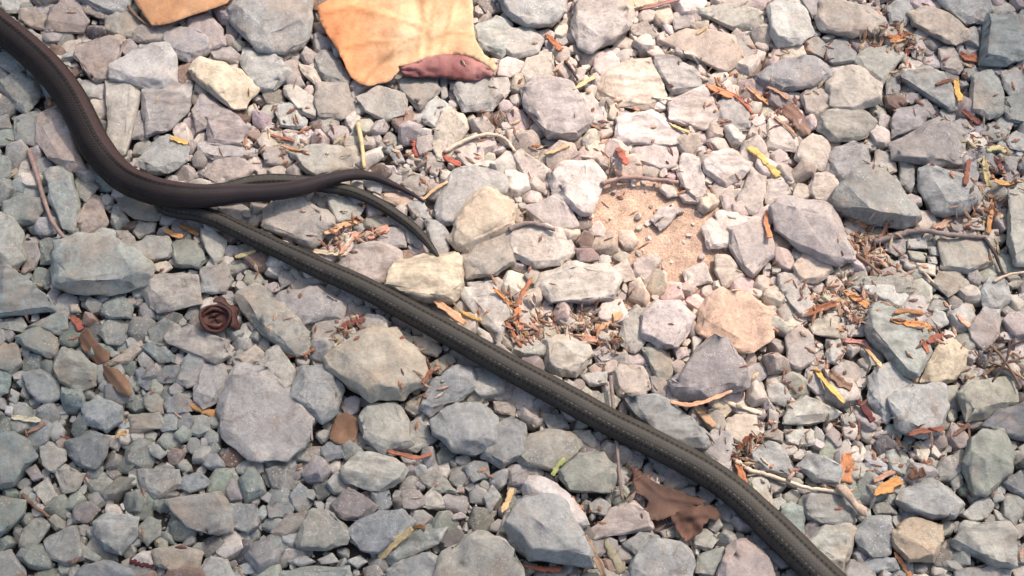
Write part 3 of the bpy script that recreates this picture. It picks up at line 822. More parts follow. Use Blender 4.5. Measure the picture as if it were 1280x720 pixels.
# occupied raster, half-millimetre cells
X0, X1, Y0, Y1, CELL = -.62, .62, -.50, .56, .0005
NX, NY = int((X1-X0)/CELL), int((Y1-Y0)/CELL)
OCC = np.zeros((NY, NX), bool)
def fill_poly(pts):
    p = np.array([[(v.x-X0)/CELL, (v.y-Y0)/CELL] for v in pts])
    x0, x1 = int(max(0, p[:,0].min())), int(min(NX-1, p[:,0].max()+1)); y0, y1 = int(max(0, p[:,1].min())), int(min(NY-1, p[:,1].max()+1))
    if x1 <= x0 or y1 <= y0: return
    gx, gy = np.meshgrid(np.arange(x0, x1)+.5, np.arange(y0, y1)+.5); ins = np.zeros(gx.shape, bool)
    for (ax, ay), (bx, by) in zip(p, np.roll(p, -1, 0)):
        if ay == by: continue
        ins ^= ((ay > gy) != (by > gy)) & (gx < (bx-ax)*(gy-ay)/(by-ay)+ax)
    OCC[y0:y1, x0:x1] |= ins

for i, s in enumerate(ST):
    wm = s['wid']*PXM
    h = min(.40*math.sqrt(s['area'])*PXM*s['h']*1.12, .0155*s['h']/.75)
    h = max(h, .0022)
    nd_ = near_path(SNAKE_A+[], *s['c']); nb = near_path(SNAKE_B[:19], *s['c'])
    if min(nd_, nb) < s['wid']*.35: h = min(h, .0075)
    s['hm'] = h
    fill_poly([P(x, y, 0) for x, y in s['pts']])
ST.sort(key=lambda s: -s['area'])
auto_labels(ST[:300])
EXTRA = []                                   # lumps that join the loose gravel
for i, s in enumerate(ST):
    me, loc = stone_mesh('stone', s['pts'], s['hm'], 1000+i, 2 if s['area'] > 260 else 1)
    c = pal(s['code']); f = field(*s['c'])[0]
    dwt = float(soft(np.array([s['c'][0]]), np.array([s['c'][1]]), *DUST_GLOW)[0]); c = c*.80 + f*.20; c = c*(1-.42*dwt)+np.array([.60,.495,.42])*.42*dwt  # dust tint doubles as painted sun-patch brightness on the stones
    c = c*random.uniform(.90, 1.10)
    if i < 300:
        o = link_mesh('stone', me, M_STONE); o.location = loc; o.color = (*c, 1)
        tag(o, s['label'], 'stone', 'crushed stones of the path')
    else:
        n = len(me.vertices); v = np.empty(n*3); me.vertices.foreach_get('co', v); v = v.reshape(-1, 3)+np.array(loc)
        EXTRA.append((v, np.array([p.vertices[:] for p in me.polygons]), c))
        bpy.data.meshes.remove(me)

# ------------------------------------------------------------------ loose gravel between them
def proto(seed, npt, detail):
    rnd = random.Random(seed); bm = bmesh.new()
    ax = Vector((1, rnd.uniform(.65, 1), rnd.uniform(.5, .8)))
    vs = []
    for k in range(npt):
        v = Vector([rnd.gauss(0, 1) for _ in range(3)]).normalized()
        vs.append(bm.verts.new(Vector((v.x*ax.x, v.y*ax.y, v.z*ax.z))))
    r = bmesh.ops.convex_hull(bm, input=vs)
    bmesh.ops.delete(bm, geom=[g for g in set(r['geom_interior']+r['geom_unused']) if isinstance(g, bmesh.types.BMVert)], context='VERTS')
    bmesh.ops.dissolve_limit(bm, angle_limit=R(12), verts=bm.verts[:], edges=bm.edges[:])
    if detail:
        bmesh.ops.bevel(bm, geom=bm.edges[:], offset=.10, segments=1, affect='EDGES', clamp_overlap=True)
        bmesh.ops.triangulate(bm, faces=bm.faces[:])
        bm.normal_update()
        for v in bm.verts: v.co += v.normal*noise.noise(v.co*2.2+Vector((seed, 0, 0)))*.16
    bmesh.ops.triangulate(bm, faces=bm.faces[:])
    me = bpy.data.meshes.new('p'); bm.to_mesh(me); bm.free()
    v = np.array([x.co[:] for x in me.vertices]); f = np.array([p.vertices[:] for p in me.polygons]); bpy.data.meshes.remove(me)
    return v, f
def slab(seed, detail=1):
    rnd = random.Random(seed); k = rnd.choice((5, 6, 6, 7, 8)); asp = rnd.uniform(.55, .95); pts = []
    for i in range(k):
        a = 2*math.pi*(i+rnd.uniform(-.28, .28))/k; r = 22*rnd.uniform(.8, 1.15); pts.append((640+r*math.cos(a), 360+r*math.sin(a)*asp))
    me, P0 = stone_mesh('p', pts, 22*PXM*rnd.uniform(.55, 1.0), seed, detail)
    v = np.array([x.co[:] for x in me.vertices])/(22*PXM); f = np.array([p.vertices[:] for p in me.polygons]); bpy.data.meshes.remove(me); return v, f
PB = [slab(500+k) for k in range(26)]; PM = [slab(600+k, 0) for k in range(26)]; PL = [slab(700+k, -1) for k in range(20)]; print('medium tris', np.mean([len(f) for v, f in PM]), np.mean([len(f) for v, f in PL])); print('slab tris', np.mean([len(f) for v, f in PB]))
PS = [proto(100+k, 10, False) for k in range(12)]
def rots(n, tilt):
    a = rng.uniform(0, 2*np.pi, n); b = rng.normal(0, tilt, n); c = rng.normal(0, tilt, n)
    ca, sa, cb, sb, cc, sc = np.cos(a), np.sin(a), np.cos(b), np.sin(b), np.cos(c), np.sin(c)
    Rz = np.zeros((n,3,3)); Rz[:,0,0]=ca; Rz[:,0,1]=-sa; Rz[:,1,0]=sa; Rz[:,1,1]=ca; Rz[:,2,2]=1
    Rx = np.zeros((n,3,3)); Rx[:,0,0]=1; Rx[:,1,1]=cb; Rx[:,1,2]=-sb; Rx[:,2,1]=sb; Rx[:,2,2]=cb
    Ry = np.zeros((n,3,3)); Ry[:,1,1]=1; Ry[:,0,0]=cc; Ry[:,0,2]=sc; Ry[:,2,0]=-sc; Ry[:,2,2]=cc
    return Rz @ Rx @ Ry
class Heap:
    def __init__(s): s.v=[]; s.f=[]; s.c=[]; s.n=0; s.sm=[]; s.flat=False
    def add(s, v, f, c):
        s.sm.append(np.full(len(f), not s.flat)); s.v.append(v); s.f.append(f+s.n); s.n += len(v); s.c.append(c)
    def graded(s, x, y, z, r, cols, tilt):
        for pr, m in ((PB, r > .0072), (PM, (r <= .0072) & (r > .0044)), (PL, r <= .0044)):
            s.flat = pr is PL; s.batch(pr, x[m], y[m], z[m], r[m], cols[m], tilt)
        s.flat = False
    def batch(s, protos, x, y, z, r, cols, tilt=.35):
        n = len(x); pick = rng.integers(0, len(protos), n)
        for k, (pv, pf) in enumerate(protos):
            m = np.where(pick == k)[0]
            if not len(m): continue
            Rm = rots(len(m), tilt)
            vv = np.einsum('nij,vj->nvi', Rm, pv)*r[m][:,None,None]
            vv += np.stack([x[m], y[m], z[m]], 1)[:,None,:]
            nv = len(pv)
            ff = pf[None]+(np.arange(len(m))*nv)[:,None,None]
            s.add(vv.reshape(-1,3), ff.reshape(-1,3), np.repeat(cols[m], nv, 0))
    def build(s, name, mat, sm=True):
        V = np.concatenate(s.v); F = np.concatenate(s.f); C = np.concatenate(s.c)
        me = bpy.data.meshes.new(name); me.vertices.add(len(V)); me.loops.add(F.size); me.polygons.add(len(F))
        me.vertices.foreach_set('co', V.ravel()); me.loops.foreach_set('vertex_index', F.ravel().astype(np.int32))
        me.polygons.foreach_set('loop_start', (np.arange(len(F))*3).astype(np.int32)); me.update(calc_edges=True)
        a = me.color_attributes.new('col', 'FLOAT_COLOR', 'POINT')
        a.data.foreach_set('color', np.concatenate([C, np.ones((len(C),1))], 1).ravel())
        me.polygons.foreach_set('use_smooth', np.concatenate(s.sm) if sm else np.zeros(len(F), bool))
        return link_mesh(name, me, mat)
heap = Heap()
for v, f, c in EXTRA: heap.add(v, f, np.repeat(c[None], len(v), 0))

def bare(px, py):
    """0..1: places where bare soil and grit show instead of stones"""
    return np.maximum.reduce([soft(px, py, 800, 258, 68, 44), soft(px, py, 860, 312, 72, 50), soft(px, py, 140, 610, 52, 36)*.24, soft(px, py, 575, 592, 60, 34)*.24])
def tinted(px, py, n, spread=.16):
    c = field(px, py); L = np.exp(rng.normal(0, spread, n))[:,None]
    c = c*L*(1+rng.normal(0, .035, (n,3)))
    k = rng.random(n); c[k < .04] = np.array([.27,.185,.14])*rng.uniform(.5, 1.1, (int((k<.04).sum()),1))
    c[k > .95] = np.array([.58,.53,.45])*rng.uniform(.9, 1.1, (int((k>.95).sum()),1))
    m = (k > .05) & (k < .14); c[m] *= .6
    return np.clip(c, .02, .8)
def dust_glow(px, py): return np.clip(soft(px, py, *DUST_GLOW)*1.1, 0, 1)
# a bed of half buried rubble under everything
n = 10000
bx = rng.uniform(X0+.03, X1-.03, n); by = rng.uniform(Y0+.03, Y1-.03, n); br = np.exp(rng.uniform(np.log(4.5), np.log(15), n))/2*PXM*1.3
px, py = to_px(bx, by); ok = bare(px, py) < .3; bx, by, br, px, py = bx[ok], by[ok], br[ok], px[ok], py[ok]
bz = -.0048-.35*br+rng.uniform(-.0012, .0022, len(bx))+.0042*dust_glow(px, py)
gap_shade = (.55*(1-.75*dust_glow(px, py)))[:,None]; bc_ = tinted(px, py, len(bx), .22)*(1-gap_shade)+np.array([.11,.08,.065])*gap_shade  # soil tint that also paints gap shade onto the low stones
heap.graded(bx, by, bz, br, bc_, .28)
# dart throwing on top of it, big to small
ang = np.linspace(0, 2*np.pi, 10, endpoint=False); CA, SA = np.cos(ang), np.sin(ang)
acc = []
for r_px, tries, slack in ((46, 900, .85), (34, 4000, .75), (27, 16000, .62), (20, 30000, .55), (14, 40000, .55), (9, 50000, .6), (6, 40000, .6)):
    r0 = r_px/2*PXM
    xs = rng.uniform(X0+.03, X1-.03, tries); ys = rng.uniform(Y0+.03, Y1-.03, tries); rs = r0*rng.uniform(.8, 1.25, tries)
    px, py = to_px(xs, ys); inside = (px > -8) & (px < 1288) & (py > -8) & (py < 728); b = bare(px, py)
    for x, y, r, isin, bb in zip(xs, ys, rs, inside, b):
        if isin and r_px > 30: continue
        if bb > .25 and r_px > 8: continue
        if bb > .3 and random.random() < .75: continue
        q = slack*r
        ix = ((x+q*CA-X0)/CELL).astype(int); iy = ((y+q*SA-Y0)/CELL).astype(int)
        cx, cy = int((x-X0)/CELL), int((y-Y0)/CELL)
        if OCC[cy, cx] or OCC[iy, ix].any(): continue
        k = int(r*.9/CELL)+1; y0, x0 = cy-k, cx-k
        gy, gx = np.ogrid[-k:k+1, -k:k+1]
        OCC[cy-k:cy+k+1, cx-k:cx+k+1] |= (gx*gx+gy*gy) <= (r*.9/CELL)**2
        acc.append((x, y, r, bb))
A = np.array(acc); print('gravel', len(A))
px, py = to_px(A[:,0], A[:,1]); r = A[:,2]
cols = tinted(px, py, len(A)); dw = dust_glow(px, py)
zc = -.0016-.30*r + rng.uniform(-.10, .25, len(A))*r + rng.uniform(-.0012, .0008, len(A))+.0012*dw
big = r > .0016
heap.graded(A[big,0], A[big,1], zc[big], r[big]*1.30, cols[big], .24)
heap.flat = True
heap.batch(PS, A[~big,0], A[~big,1], zc[~big], r[~big]*1.25, cols[~big], .4)
# grit over everything low
n = 10000
gx = rng.uniform(X0+.08, X1-.08, n); gy = rng.uniform(Y0+.06, Y1-.08, n); px, py = to_px(gx, gy)
ok = ~OCC[((gy-Y0)/CELL).astype(int), ((gx-X0)/CELL).astype(int)] | (rng.random(n) < .10)
ok &= rng.random(n) > 1.3*bare(px, py)*(px > 700)
gx, gy, px, py = gx[ok], gy[ok], px[ok], py[ok]; n = len(gx); gr = rng.uniform(.0003, .0009, n); bb = bare(px, py); gr = np.where(bb > .2, gr*.45, gr)
gc = tinted(px, py, n, .15); wq = np.clip(bb*1.6, 0, 1)[:,None]; soilc = np.array([.53,.375,.27])*np.ones((n,3)); soilc[px < 700] = (.30,.29,.23); gc = gc*(1-wq)+soilc*wq
heap.batch(PS[:5], gx, gy, -.0052+rng.uniform(0, .0015, n)+.0050*np.maximum(bb, .8*dust_glow(px, py))+gr*.3, gr, gc, .6)
heap.flat = False
gv = heap.build('gravel', M_GRAVEL)
tag(gv, 'loose small crushed stones and grit filling the gaps between the larger stones', 'gravel', kind='stuff')
print('gravel tris', len(gv.data.polygons))

# ------------------------------------------------------------------ ground sheet to the horizon
def ground():
    def axis(lo, hi, step, far):
        a = list(np.arange(lo, hi+1e-9, step)); s = step; x = hi
        out = []
        while x < far: s *= 1.35; x += s; out.append(x)
        s = step; x = lo; neg = []
        while x > -far: s *= 1.35; x -= s; neg.append(x)
        return np.array(neg[::-1]+a+out)
    xs = axis(-.6, .6, .003, 150); ys = axis(-.5, .55, .003, 150)
    XX, YY = np.meshgrid(xs, ys); Z = np.zeros(XX.shape)
    pxs, pys = to_px(XX.ravel().clip(-.8, .8), YY.ravel().clip(-.7, .8)); B = bare(pxs, pys); DW = np.clip(soft(pxs, pys, *DUST_GLOW)*1.1, 0, 1)
    V = np.zeros((XX.size, 3)); V[:,0] = XX.ravel(); V[:,1] = YY.ravel()
    for i in range(len(V)):
        x, y = V[i,0], V[i,1]
        if abs(x) < .61 and -.51 < y < .56:
            q = Vector((x*28, y*28, 0)); V[i,2] = -.0062+noise.noise(q)*.0016+noise.noise(q*4.1)*.0010+max(B[i]*.0050, DW[i]*.0048)
        else: V[i,2] = -.006
    ny, nx = XX.shape; idx = np.arange(nx*ny).reshape(ny, nx)
    F = np.stack([idx[:-1,:-1], idx[:-1,1:], idx[1:,1:], idx[1:,:-1]], -1).reshape(-1, 4)
    me = bpy.data.meshes.new('ground'); me.from_pydata(V.tolist(), [], F.tolist()); me.update()
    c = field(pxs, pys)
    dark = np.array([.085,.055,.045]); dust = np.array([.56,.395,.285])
    wd = np.clip(soft(pxs, pys, *DUST_GLOW)*1.1, 0, 1)[:,None]
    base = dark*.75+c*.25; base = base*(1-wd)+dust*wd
    g = np.clip(soft(pxs, pys, 140, 610, 70, 50)+soft(pxs, pys, 575, 592, 80, 44), 0, 1)[:,None]
    base = base*(1-g)+np.array([.29,.28,.22])*g
    far = (np.abs(V[:,0]) > .6) | (V[:,1] < -.5) | (V[:,1] > .55)
    base[far] = (.27,.25,.22)
    a = me.color_attributes.new('col', 'FLOAT_COLOR', 'POINT'); a.data.foreach_set('color', np.concatenate([base, np.ones((len(base),1))], 1).ravel())
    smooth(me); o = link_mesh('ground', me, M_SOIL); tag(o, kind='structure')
ground()

# ------------------------------------------------------------------ looking up what lies where
def caster():
    bpy.context.view_layer.update(); return bpy.context.evaluated_depsgraph_get()
def height(dg, x, y, default=0.0):
    hit, loc, *_ = S.ray_cast(dg, Vector((x, y, .3)), Vector((0, 0, -1)), distance=.5)
    return loc.z if hit else default

# ------------------------------------------------------------------ snakes
def snake_mat(name, base, dark, side, line_dark, line_pale, bands, sheen, spec=.3, tail=None):
    m, t, b, L = new_mat(name)
    uv = nd(t, 'ShaderNodeUVMap', uv_map='UVMap'); sx = nd(t, 'ShaderNodeSeparateXYZ'); L.new(uv.outputs[0], sx.inputs[0])
    u, v = sx.outputs['X'], sx.outputs['Y']           # u: millimetres along the body, v: 0..1 round it, .5 on top
    tc = nd(t, 'ShaderNodeTexCoord')
    def band(c, wd, soft_):
        d = mth(t, 'ABSOLUTE', mth(t, 'SUBTRACT', v, c)); return mth(t, 'SUBTRACT', 1.0, mth(t, 'DIVIDE', mth(t, 'SUBTRACT', d, wd), soft_, clamp=True), clamp=True)
    # rows of keeled scales
    a_ = mth(t, 'MULTIPLY', u, math.pi/2.1); b_ = mth(t, 'MULTIPLY', v, math.pi*21)
    s1 = mth(t, 'ABSOLUTE', mth(t, 'SINE', mth(t, 'ADD', a_, b_))); s2 = mth(t, 'ABSOLUTE', mth(t, 'SINE', mth(t, 'SUBTRACT', a_, b_)))
    sc = mth(t, 'POWER', mth(t, 'MULTIPLY', s1, s2), .7)
    keel = mth(t, 'POWER', mth(t, 'ABSOLUTE', mth(t, 'COSINE', b_)), 6)
    no = nd(t, 'ShaderNodeTexNoise', Scale=90.0, Detail=5.0, Roughness=.6); L.new(tc.outputs['Object'], no.inputs['Vector'])
    col = mix(t, 'MIX', sc, dark, base)
    col = mix(t, 'MULTIPLY', 1.0, col, ramp(t, no.outputs['Fac'], [(.3, .75), (.7, 1.25)]))
    col = mix(t, 'MIX', mth(t, 'MULTIPLY', keel, .16), col, tuple(min(1, q*1.75) for q in base))
    n4 = nd(t, 'ShaderNodeTexNoise', Scale=420.0, Detail=4.0, Roughness=.8); L.new(tc.outputs['Object'], n4.inputs['Vector'])
    col = mix(t, 'MULTIPLY', 1.0, col, ramp(t, n4.outputs['Fac'], [(.3, .7), (.7, 1.35)]))
    below = mth(t, 'DIVIDE', mth(t, 'SUBTRACT', mth(t, 'ABSOLUTE', mth(t, 'SUBTRACT', v, .5)), .20), .06, clamp=True)
    col = mix(t, 'MIX', mth(t, 'MULTIPLY', below, .8), col, side)
    for c, wd, stren, cc in bands: col = mix(t, 'MIX', mth(t, 'MULTIPLY', band(c, wd, .03), stren), col, cc)
    for c, wd, stren, cc in line_dark:
        dots = mth(t, 'ADD', mth(t, 'MULTIPLY', mth(t, 'SINE', mth(t, 'MULTIPLY', u, 2.0)), .3), .7)
        col = mix(t, 'MIX', mth(t, 'MULTIPLY', mth(t, 'MULTIPLY', band(c, wd, .012), dots), stren), col, cc)
    for c, wd, stren, cc in line_pale:
        dash = mth(t, 'MULTIPLY', mth(t, 'ADD', mth(t, 'MULTIPLY', mth(t, 'SINE', mth(t, 'MULTIPLY', u, 2*math.pi/3.1)), .5), .5), ramp(t, n4.outputs['Fac'], [(.40, 0.0), (.60, 1.0)]))
        col = mix(t, 'MIX', mth(t, 'MULTIPLY', mth(t, 'MULTIPLY', band(c, wd, .006), dash), stren), col, cc)
    if tail:
        col = mix(t, 'MIX', mth(t, 'MULTIPLY', mth(t, 'DIVIDE', mth(t, 'SUBTRACT', u, tail[0]), tail[1], clamp=True), .6), col, tail[2])  # purplish sheen painted into the colour of the tail end
    L.new(col, b.inputs['Base Color']); b.inputs['Roughness'].default_value = sheen; b.inputs['Specular IOR Level'].default_value = spec
    bp = nd(t, 'ShaderNodeBump', Strength=.35, Distance=.0003); L.new(mth(t, 'ADD', sc, mth(t, 'MULTIPLY', keel, .3)), bp.inputs['Height']); L.new(bp.outputs[0], b.inputs['Normal'])
    return m

def catmull(pts, sub):
    out = []; n = len(pts)
    for i in range(n-1):
        p0, p1, p2, p3 = (np.array(pts[max(0, i-1)]), np.array(pts[i]), np.array(pts[i+1]), np.array(pts[min(n-1, i+2)]))
        for k in range(sub):
            q = k/sub
            out.append(.5*((2*p1)+(-p0+p2)*q+(2*p0-5*p1+4*p2-p3)*q*q+(-p0+3*p1-3*p2+p3)*q**3))
    out.append(np.array(pts[-1])); return np.array(out)

def snake(name, path, mat, label, lift=None, cap=None, seg=40, clear=.0):
    dg = caster()
    pts = catmull(path, 9)
    for i, p in enumerate(pts): p[2] *= 1+.035*noise.noise(Vector((i*.16, len(path), 0)))+.015*noise.noise(Vector((i*.5, 3, len(path))))
    n = len(pts)
    W = [P(x, y, .012) for x, y, _ in pts]
    rad = pts[:,2]*PXM/2
    top = np.zeros(n)
    for i in range(n):
        a = W[max(0, i-1)]; b = W[min(n-1, i+1)]; d = (b-a).normalized(); side = Vector((-d.y, d.x, 0))
        hs = [height(dg, W[i].x+side.x*rad[i]*k, W[i].y+side.y*rad[i]*k)-.0*abs(k) for k in (-.55, 0, .55)]
        top[i] = max(hs)-rad[i]*.1
        if cap is not None and cap(i/n, *pts[i]) is not None: top[i] = cap(i/n, *pts[i])
    # a heavy body spans the hollows: local maximum, then smooth
    k = 12; mx = np.array([np.percentile(top[max(0, i-k):i+k+1], 80) for i in range(n)])
    ker = np.exp(-np.linspace(-2, 2, 31)**2); ker /= ker.sum()
    zz = np.convolve(np.pad(mx, 15, mode='edge'), ker, 'valid')+rad*.93+clear
    C = [P(x, y, z) for (x, y, _), z in zip(pts, zz)]
    V = []; UV = []; u = 0
    for i in range(n):
        a = C[max(0, i-1)]; b = C[min(n-1, i+1)]; d = (b-a).normalized(); side = Vector((-d.y, d.x, 0)).normalized(); up = d.cross(side); up = up if up.z > 0 else -up
        if i: u += (C[i]-C[i-1]).length*1000
        for j in range(seg):
            th = 2*math.pi*j/seg
            s_, c_ = math.sin(th), math.cos(th)           # th = 0 on top
            r = rad[i]; rr = 1.0
            if c_ < -.3: rr = 1-.22*(-c_-.3)               # flatter belly
            sg = 1+.018*math.cos(6*th)+.03*math.cos(2*th+math.pi)+.02*noise.noise(Vector((s_*1.5, c_*1.5, i*.09)))
            V.append(C[i]+side*(s_*r*rr*sg)+up*(c_*r*.93*rr)); UV.append((u, (th/(2*math.pi)+.5) % 1.0))
    F = []; uvs = []
    for i in range(n-1):
        for j in range(seg):
            a = i*seg+j; b = i*seg+(j+1) % seg; F.append((a, b, b+seg, a+seg))
            v0 = UV[a][1]; v1 = v0+1/seg
            uvs += [UV[a][0], v0, UV[b][0], v1, UV[b+seg][0], v1, UV[a+seg][0], v0]
    V.append(C[-1]+(C[-1]-C[-2])*.8); tip = len(V)-1
    for j in range(seg):
        a = (n-1)*seg+j; b = (n-1)*seg+(j+1) % seg; F.append((a, b, tip)); uvs += [u, UV[a][1], u, UV[a][1]+1/seg, u+.5, UV[a][1]]
    F.append(tuple(range(seg))); uvs += [0, .5]*seg
    me = bpy.data.meshes.new(name); me.from_pydata([v[:] for v in V], [], F); me.update()
    me.uv_layers.new(name='UVMap').data.foreach_set('uv', uvs); smooth(me)
    o = link_mesh(name, me, mat); tag(o, label, 'snake'); return o

M_SB = snake_mat('olive_snake_skin', (.046,.042,.035), (.034,.031,.026), (.014,.012,.011), [(.5+(-1)*.066, .012, 1.0, (.004,.0035,.003)), (.5+(-1)*.19, .012, .6, (.014,.012,.011)), (.5-(-1)*.120, .010, .9, (.010,.009,.008))], [(.5-(-1)*.072, .0040, .95, (.19,.18,.145))], [(.5-(-1)*.005, .032, .7, (.074,.069,.057)), (.5+(-1)*.12, .018, .5, (.052,.047,.036))], .6, .2)
M_SA = snake_mat('black_snake_skin', (.0165,.0135,.0125), (.012,.0098,.009), (.008,.0065,.006), [(.5+(1)*.048, .017, 1.0, (.0010,.0006,.0006))], [], [(.5+(1)*.12, .035, .95, (.052,.032,.029)), (.5-(1)*.03, .03, .6, (.032,.026,.024))], .44, .13, (280, 60, (.045,.035,.037)))
snake('snake', SNAKE_B, M_SB, "olive-grey snake with a stitched pale side line, crossing diagonally beneath the darker snake",
      cap=lambda q, x, y, w: (.0045 if (x < 262 and y < 268) or (x < 440 and y < 243) else None))
snake('snake', SNAKE_A, M_SA, "thick black-brown snake curving in from the top left corner, its thin tail lying on top",
      cap=lambda q, x, y, w: None)

# ------------------------------------------------------------------ chips of bark, straw and dry leaf
CC = dict(straw=(.62,.48,.25), white=(.66,.60,.50), orange=(.52,.235,.10), gold=(.52,.32,.13), rust=(.35,.135,.07), yellow=(.64,.43,.13), peach=(.64,.36,.21), brown=(.20,.125,.08),
          redbrown=(.24,.09,.06), darkgold=(.32,.18,.07), pinkbark=(.42,.23,.165), red=(.38,.12,.075), darkred=(.10,.025,.022), tan=(.44,.28,.17), cream=(.62,.50,.37), green=(.38,.42,.15), olive=(.28,.27,.16),
          grey=(.24,.19,.165), dark=(.07,.05,.045), pink=(.33,.23,.19))
dg = caster()
def chip(pts, wpx, seed, z_lift=.0006):
    rnd = random.Random(seed)
    path = catmull([(x, y, 0) for x, y in pts], 6); n = len(path)
    W = [P(x, y, .008) for x, y, _ in path]
    hs = np.array([height(dg, v.x, v.y) for v in W])
    # rest on the highest supports: line through both halves' maxima
    i0 = int(np.argmax(hs[:n//2+1])); i1 = n//2+int(np.argmax(hs[n//2:])); i1 = max(i1, i0+1)
    sl = (hs[i1]-hs[i0])/(i1-i0); sl = max(-.0011, min(.0011, sl)); ln = hs[i0]+sl*(np.arange(n)-i0); ln += max(0, float((hs-ln).max())*.6)
    zz = ln+z_lift
    th = .0005+.00008*wpx; hw = wpx*PXM/2; bow = rnd.uniform(-.25, .5)*hw
    V = []; F = []; K = 5
    for i in range(n):
        q = i/(n-1); a = W[max(0, i-1)]; b = W[min(n-1, i+1)]; d = (b-a).normalized(); side = Vector((-d.y, d.x, 0))
        e0 = .15+.6*((seed*37 % 10)/10); taper = min(1, e0+2.2*q, (1.0-e0*.7)+2.2*(1-q))
        wv = hw*taper*(1+rnd.uniform(-.30, .22)); skew = rnd.uniform(-.22, .22)*hw; c = P(path[i][0], path[i][1], zz[i])
        for k in range(K):
            f = -1+2*k/(K-1); V.append(c+side*(f*wv*(1+rnd.uniform(-.12, .12))+skew)+Vector((0, 0, bow*f*f+rnd.uniform(-.35, .35)*th)))
        for k in range(K):
            f = -1+2*k/(K-1); V.append(c+side*(f*wv*.94+skew)+Vector((0, 0, bow*f*f-th)))
    for i in range(n-1):
        o = i*2*K; p = o+2*K
        for k in range(K-1):
            F.append((o+k, o+k+1, p+k+1, p+k)); F.append((o+K+k, p+K+k, p+K+k+1, o+K+k+1))
        F.append((o, p, p+K, o+K)); F.append((o+K-1, o+2*K-1, p+2*K-1, p+K-1))
    for o, fl in ((0, False), ((n-1)*2*K, True)):
        for k in range(K-1): F.append((o+k, o+K+k, o+K+k+1, o+k+1) if not fl else (o+k, o+k+1, o+K+k+1, o+K+k))
    c = sum(V, Vector())/len(V)
    me = bpy.data.meshes.new('wood_chip'); me.from_pydata([(v-c)[:] for v in V], [], F); me.update(); smooth(me)
    return me, c
CHIP_CAT = dict(straw='straw', yellow='leaf scrap', red='leaf scrap', darkred='leaf scrap', green='leaf scrap')
for i, line in enumerate(CHIPS.strip().splitlines()):
    body, _, lab = line.partition('|'); f = body.split()
    pts = [tuple(float(v) for v in q.split(',')) for q in f[2:]]
    me, c = chip(pts, float(f[1]), i)
    cat = CHIP_CAT.get(f[0], 'bark chip'); nm = cat.replace(' ', '_')
    o = link_mesh(nm, me, M_CHIP); o.location = c; o.color = (*[v*random.uniform(.9, 1.1) for v in CC[f[0]]], 1)
    tag(o, lab.strip(), cat, 'dry plant scraps on the gravel')

def tube(pts, radii, seg=9, seed=0, rough=.12):
    rnd = random.Random(seed); V = []; F = []; n = len(pts)
    for i in range(n):
        d = (pts[min(n-1, i+1)]-pts[max(0, i-1)]).normalized(); s = Vector((-d.y, d.x, 0))
        s = s.normalized() if s.length > 1e-6 else Vector((1, 0, 0)); u = d.cross(s)
        for j in range(seg):
            th = 2*math.pi*j/seg; r = radii[i]*(1+rnd.uniform(-rough, rough)); V.append(pts[i]+s*math.cos(th)*r+u*math.sin(th)*r)
    for i in range(n-1):
        for j in range(seg): F.append((i*seg+j, i*seg+(j+1) % seg, (i+1)*seg+(j+1) % seg, (i+1)*seg+j))
    F.append(tuple(range(seg))[::-1]); F.append(tuple((n-1)*seg+j for j in range(seg)))
    return V, F
for i, line in enumerate(TWIGS.strip().splitlines()):
    body, _, lab = line.partition('|'); f = body.split(); wpx = float(f[1])
    pts = catmull([(*(float(v) for v in q.split(',')), 0) for q in f[2:]], 6); n = len(pts)
    under = 'passing under' in lab
    W = [P(x, y, .008) for x, y, _ in pts]
    hs = np.array([height(dg, v.x, v.y) for v in W])
    if under: hs = np.minimum(hs, .0085)
    q = np.arange(n); sm_ = np.array([hs[max(0, k-7):k+8].max() for k in range(n)]); ker = np.ones(9)/9; zz = np.convolve(np.pad(sm_, 4, mode='edge'), ker, 'valid')
    if under: zz = np.full(n, .0075)
    rad = [wpx*PXM/2*(1.12-.35*k/n)*(1+.22*max(0, noise.noise(Vector((k*.55, i*3.3, 0))))) for k in range(n)]
    C = [P(x, y, z+r*.8)+Vector((0, noise.noise(Vector((k*.7, i, 9)))*.0009, 0)) for k, ((x, y, _), z, r) in enumerate(zip(pts, zz, rad))]
    V, F = tube(C, rad, seed=i)
    c = sum(V, Vector())/len(V)
    me = bpy.data.meshes.new('twig'); me.from_pydata([(v-c)[:] for v in V], [], F); me.update(); smooth(me)
    o = link_mesh('twig', me, M_TWIG); o.location = c; o.color = (*CC[f[0]], 1)
    tag(o, lab.strip(), 'twig', 'dry plant scraps on the gravel')
    if i == 0:                                            # the broken knuckle of the knobbly twig
        kp = [P(1046, 608, zz[-1]+.003), P(1053, 613, zz[-1]+.004), P(1062, 622, zz[-1]+.004), P(1070, 632, zz[-1]+.0035), P(1078, 640, zz[-1]+.003), P(1083, 645, zz[-1]+.0028)]
        V, F = tube([v-c for v in kp], [.0012, .0030, .0022, .0019, .0029, .0008], 9, 5, .4)
        me = bpy.data.meshes.new('knuckle'); me.from_pydata([v[:] for v in V], [], F); me.update(); smooth(me)
        k = link_mesh('knuckle', me, M_TWIG, o); k.color = (.44, .34, .25, 1)
        V, F = tube([v-c for v in (P(985, 602, zz[-1]+.004), P(988, 596, zz[-1]+.005), P(993, 590, zz[-1]+.0055))], [.0016, .0013, .0006], 7, 6)
        me = bpy.data.meshes.new('side_shoot'); me.from_pydata([v[:] for v in V], [], F); me.update(); smooth(me)
        k = link_mesh('side_shoot', me, M_TWIG, o); k.color = (.40, .28, .22, 1)

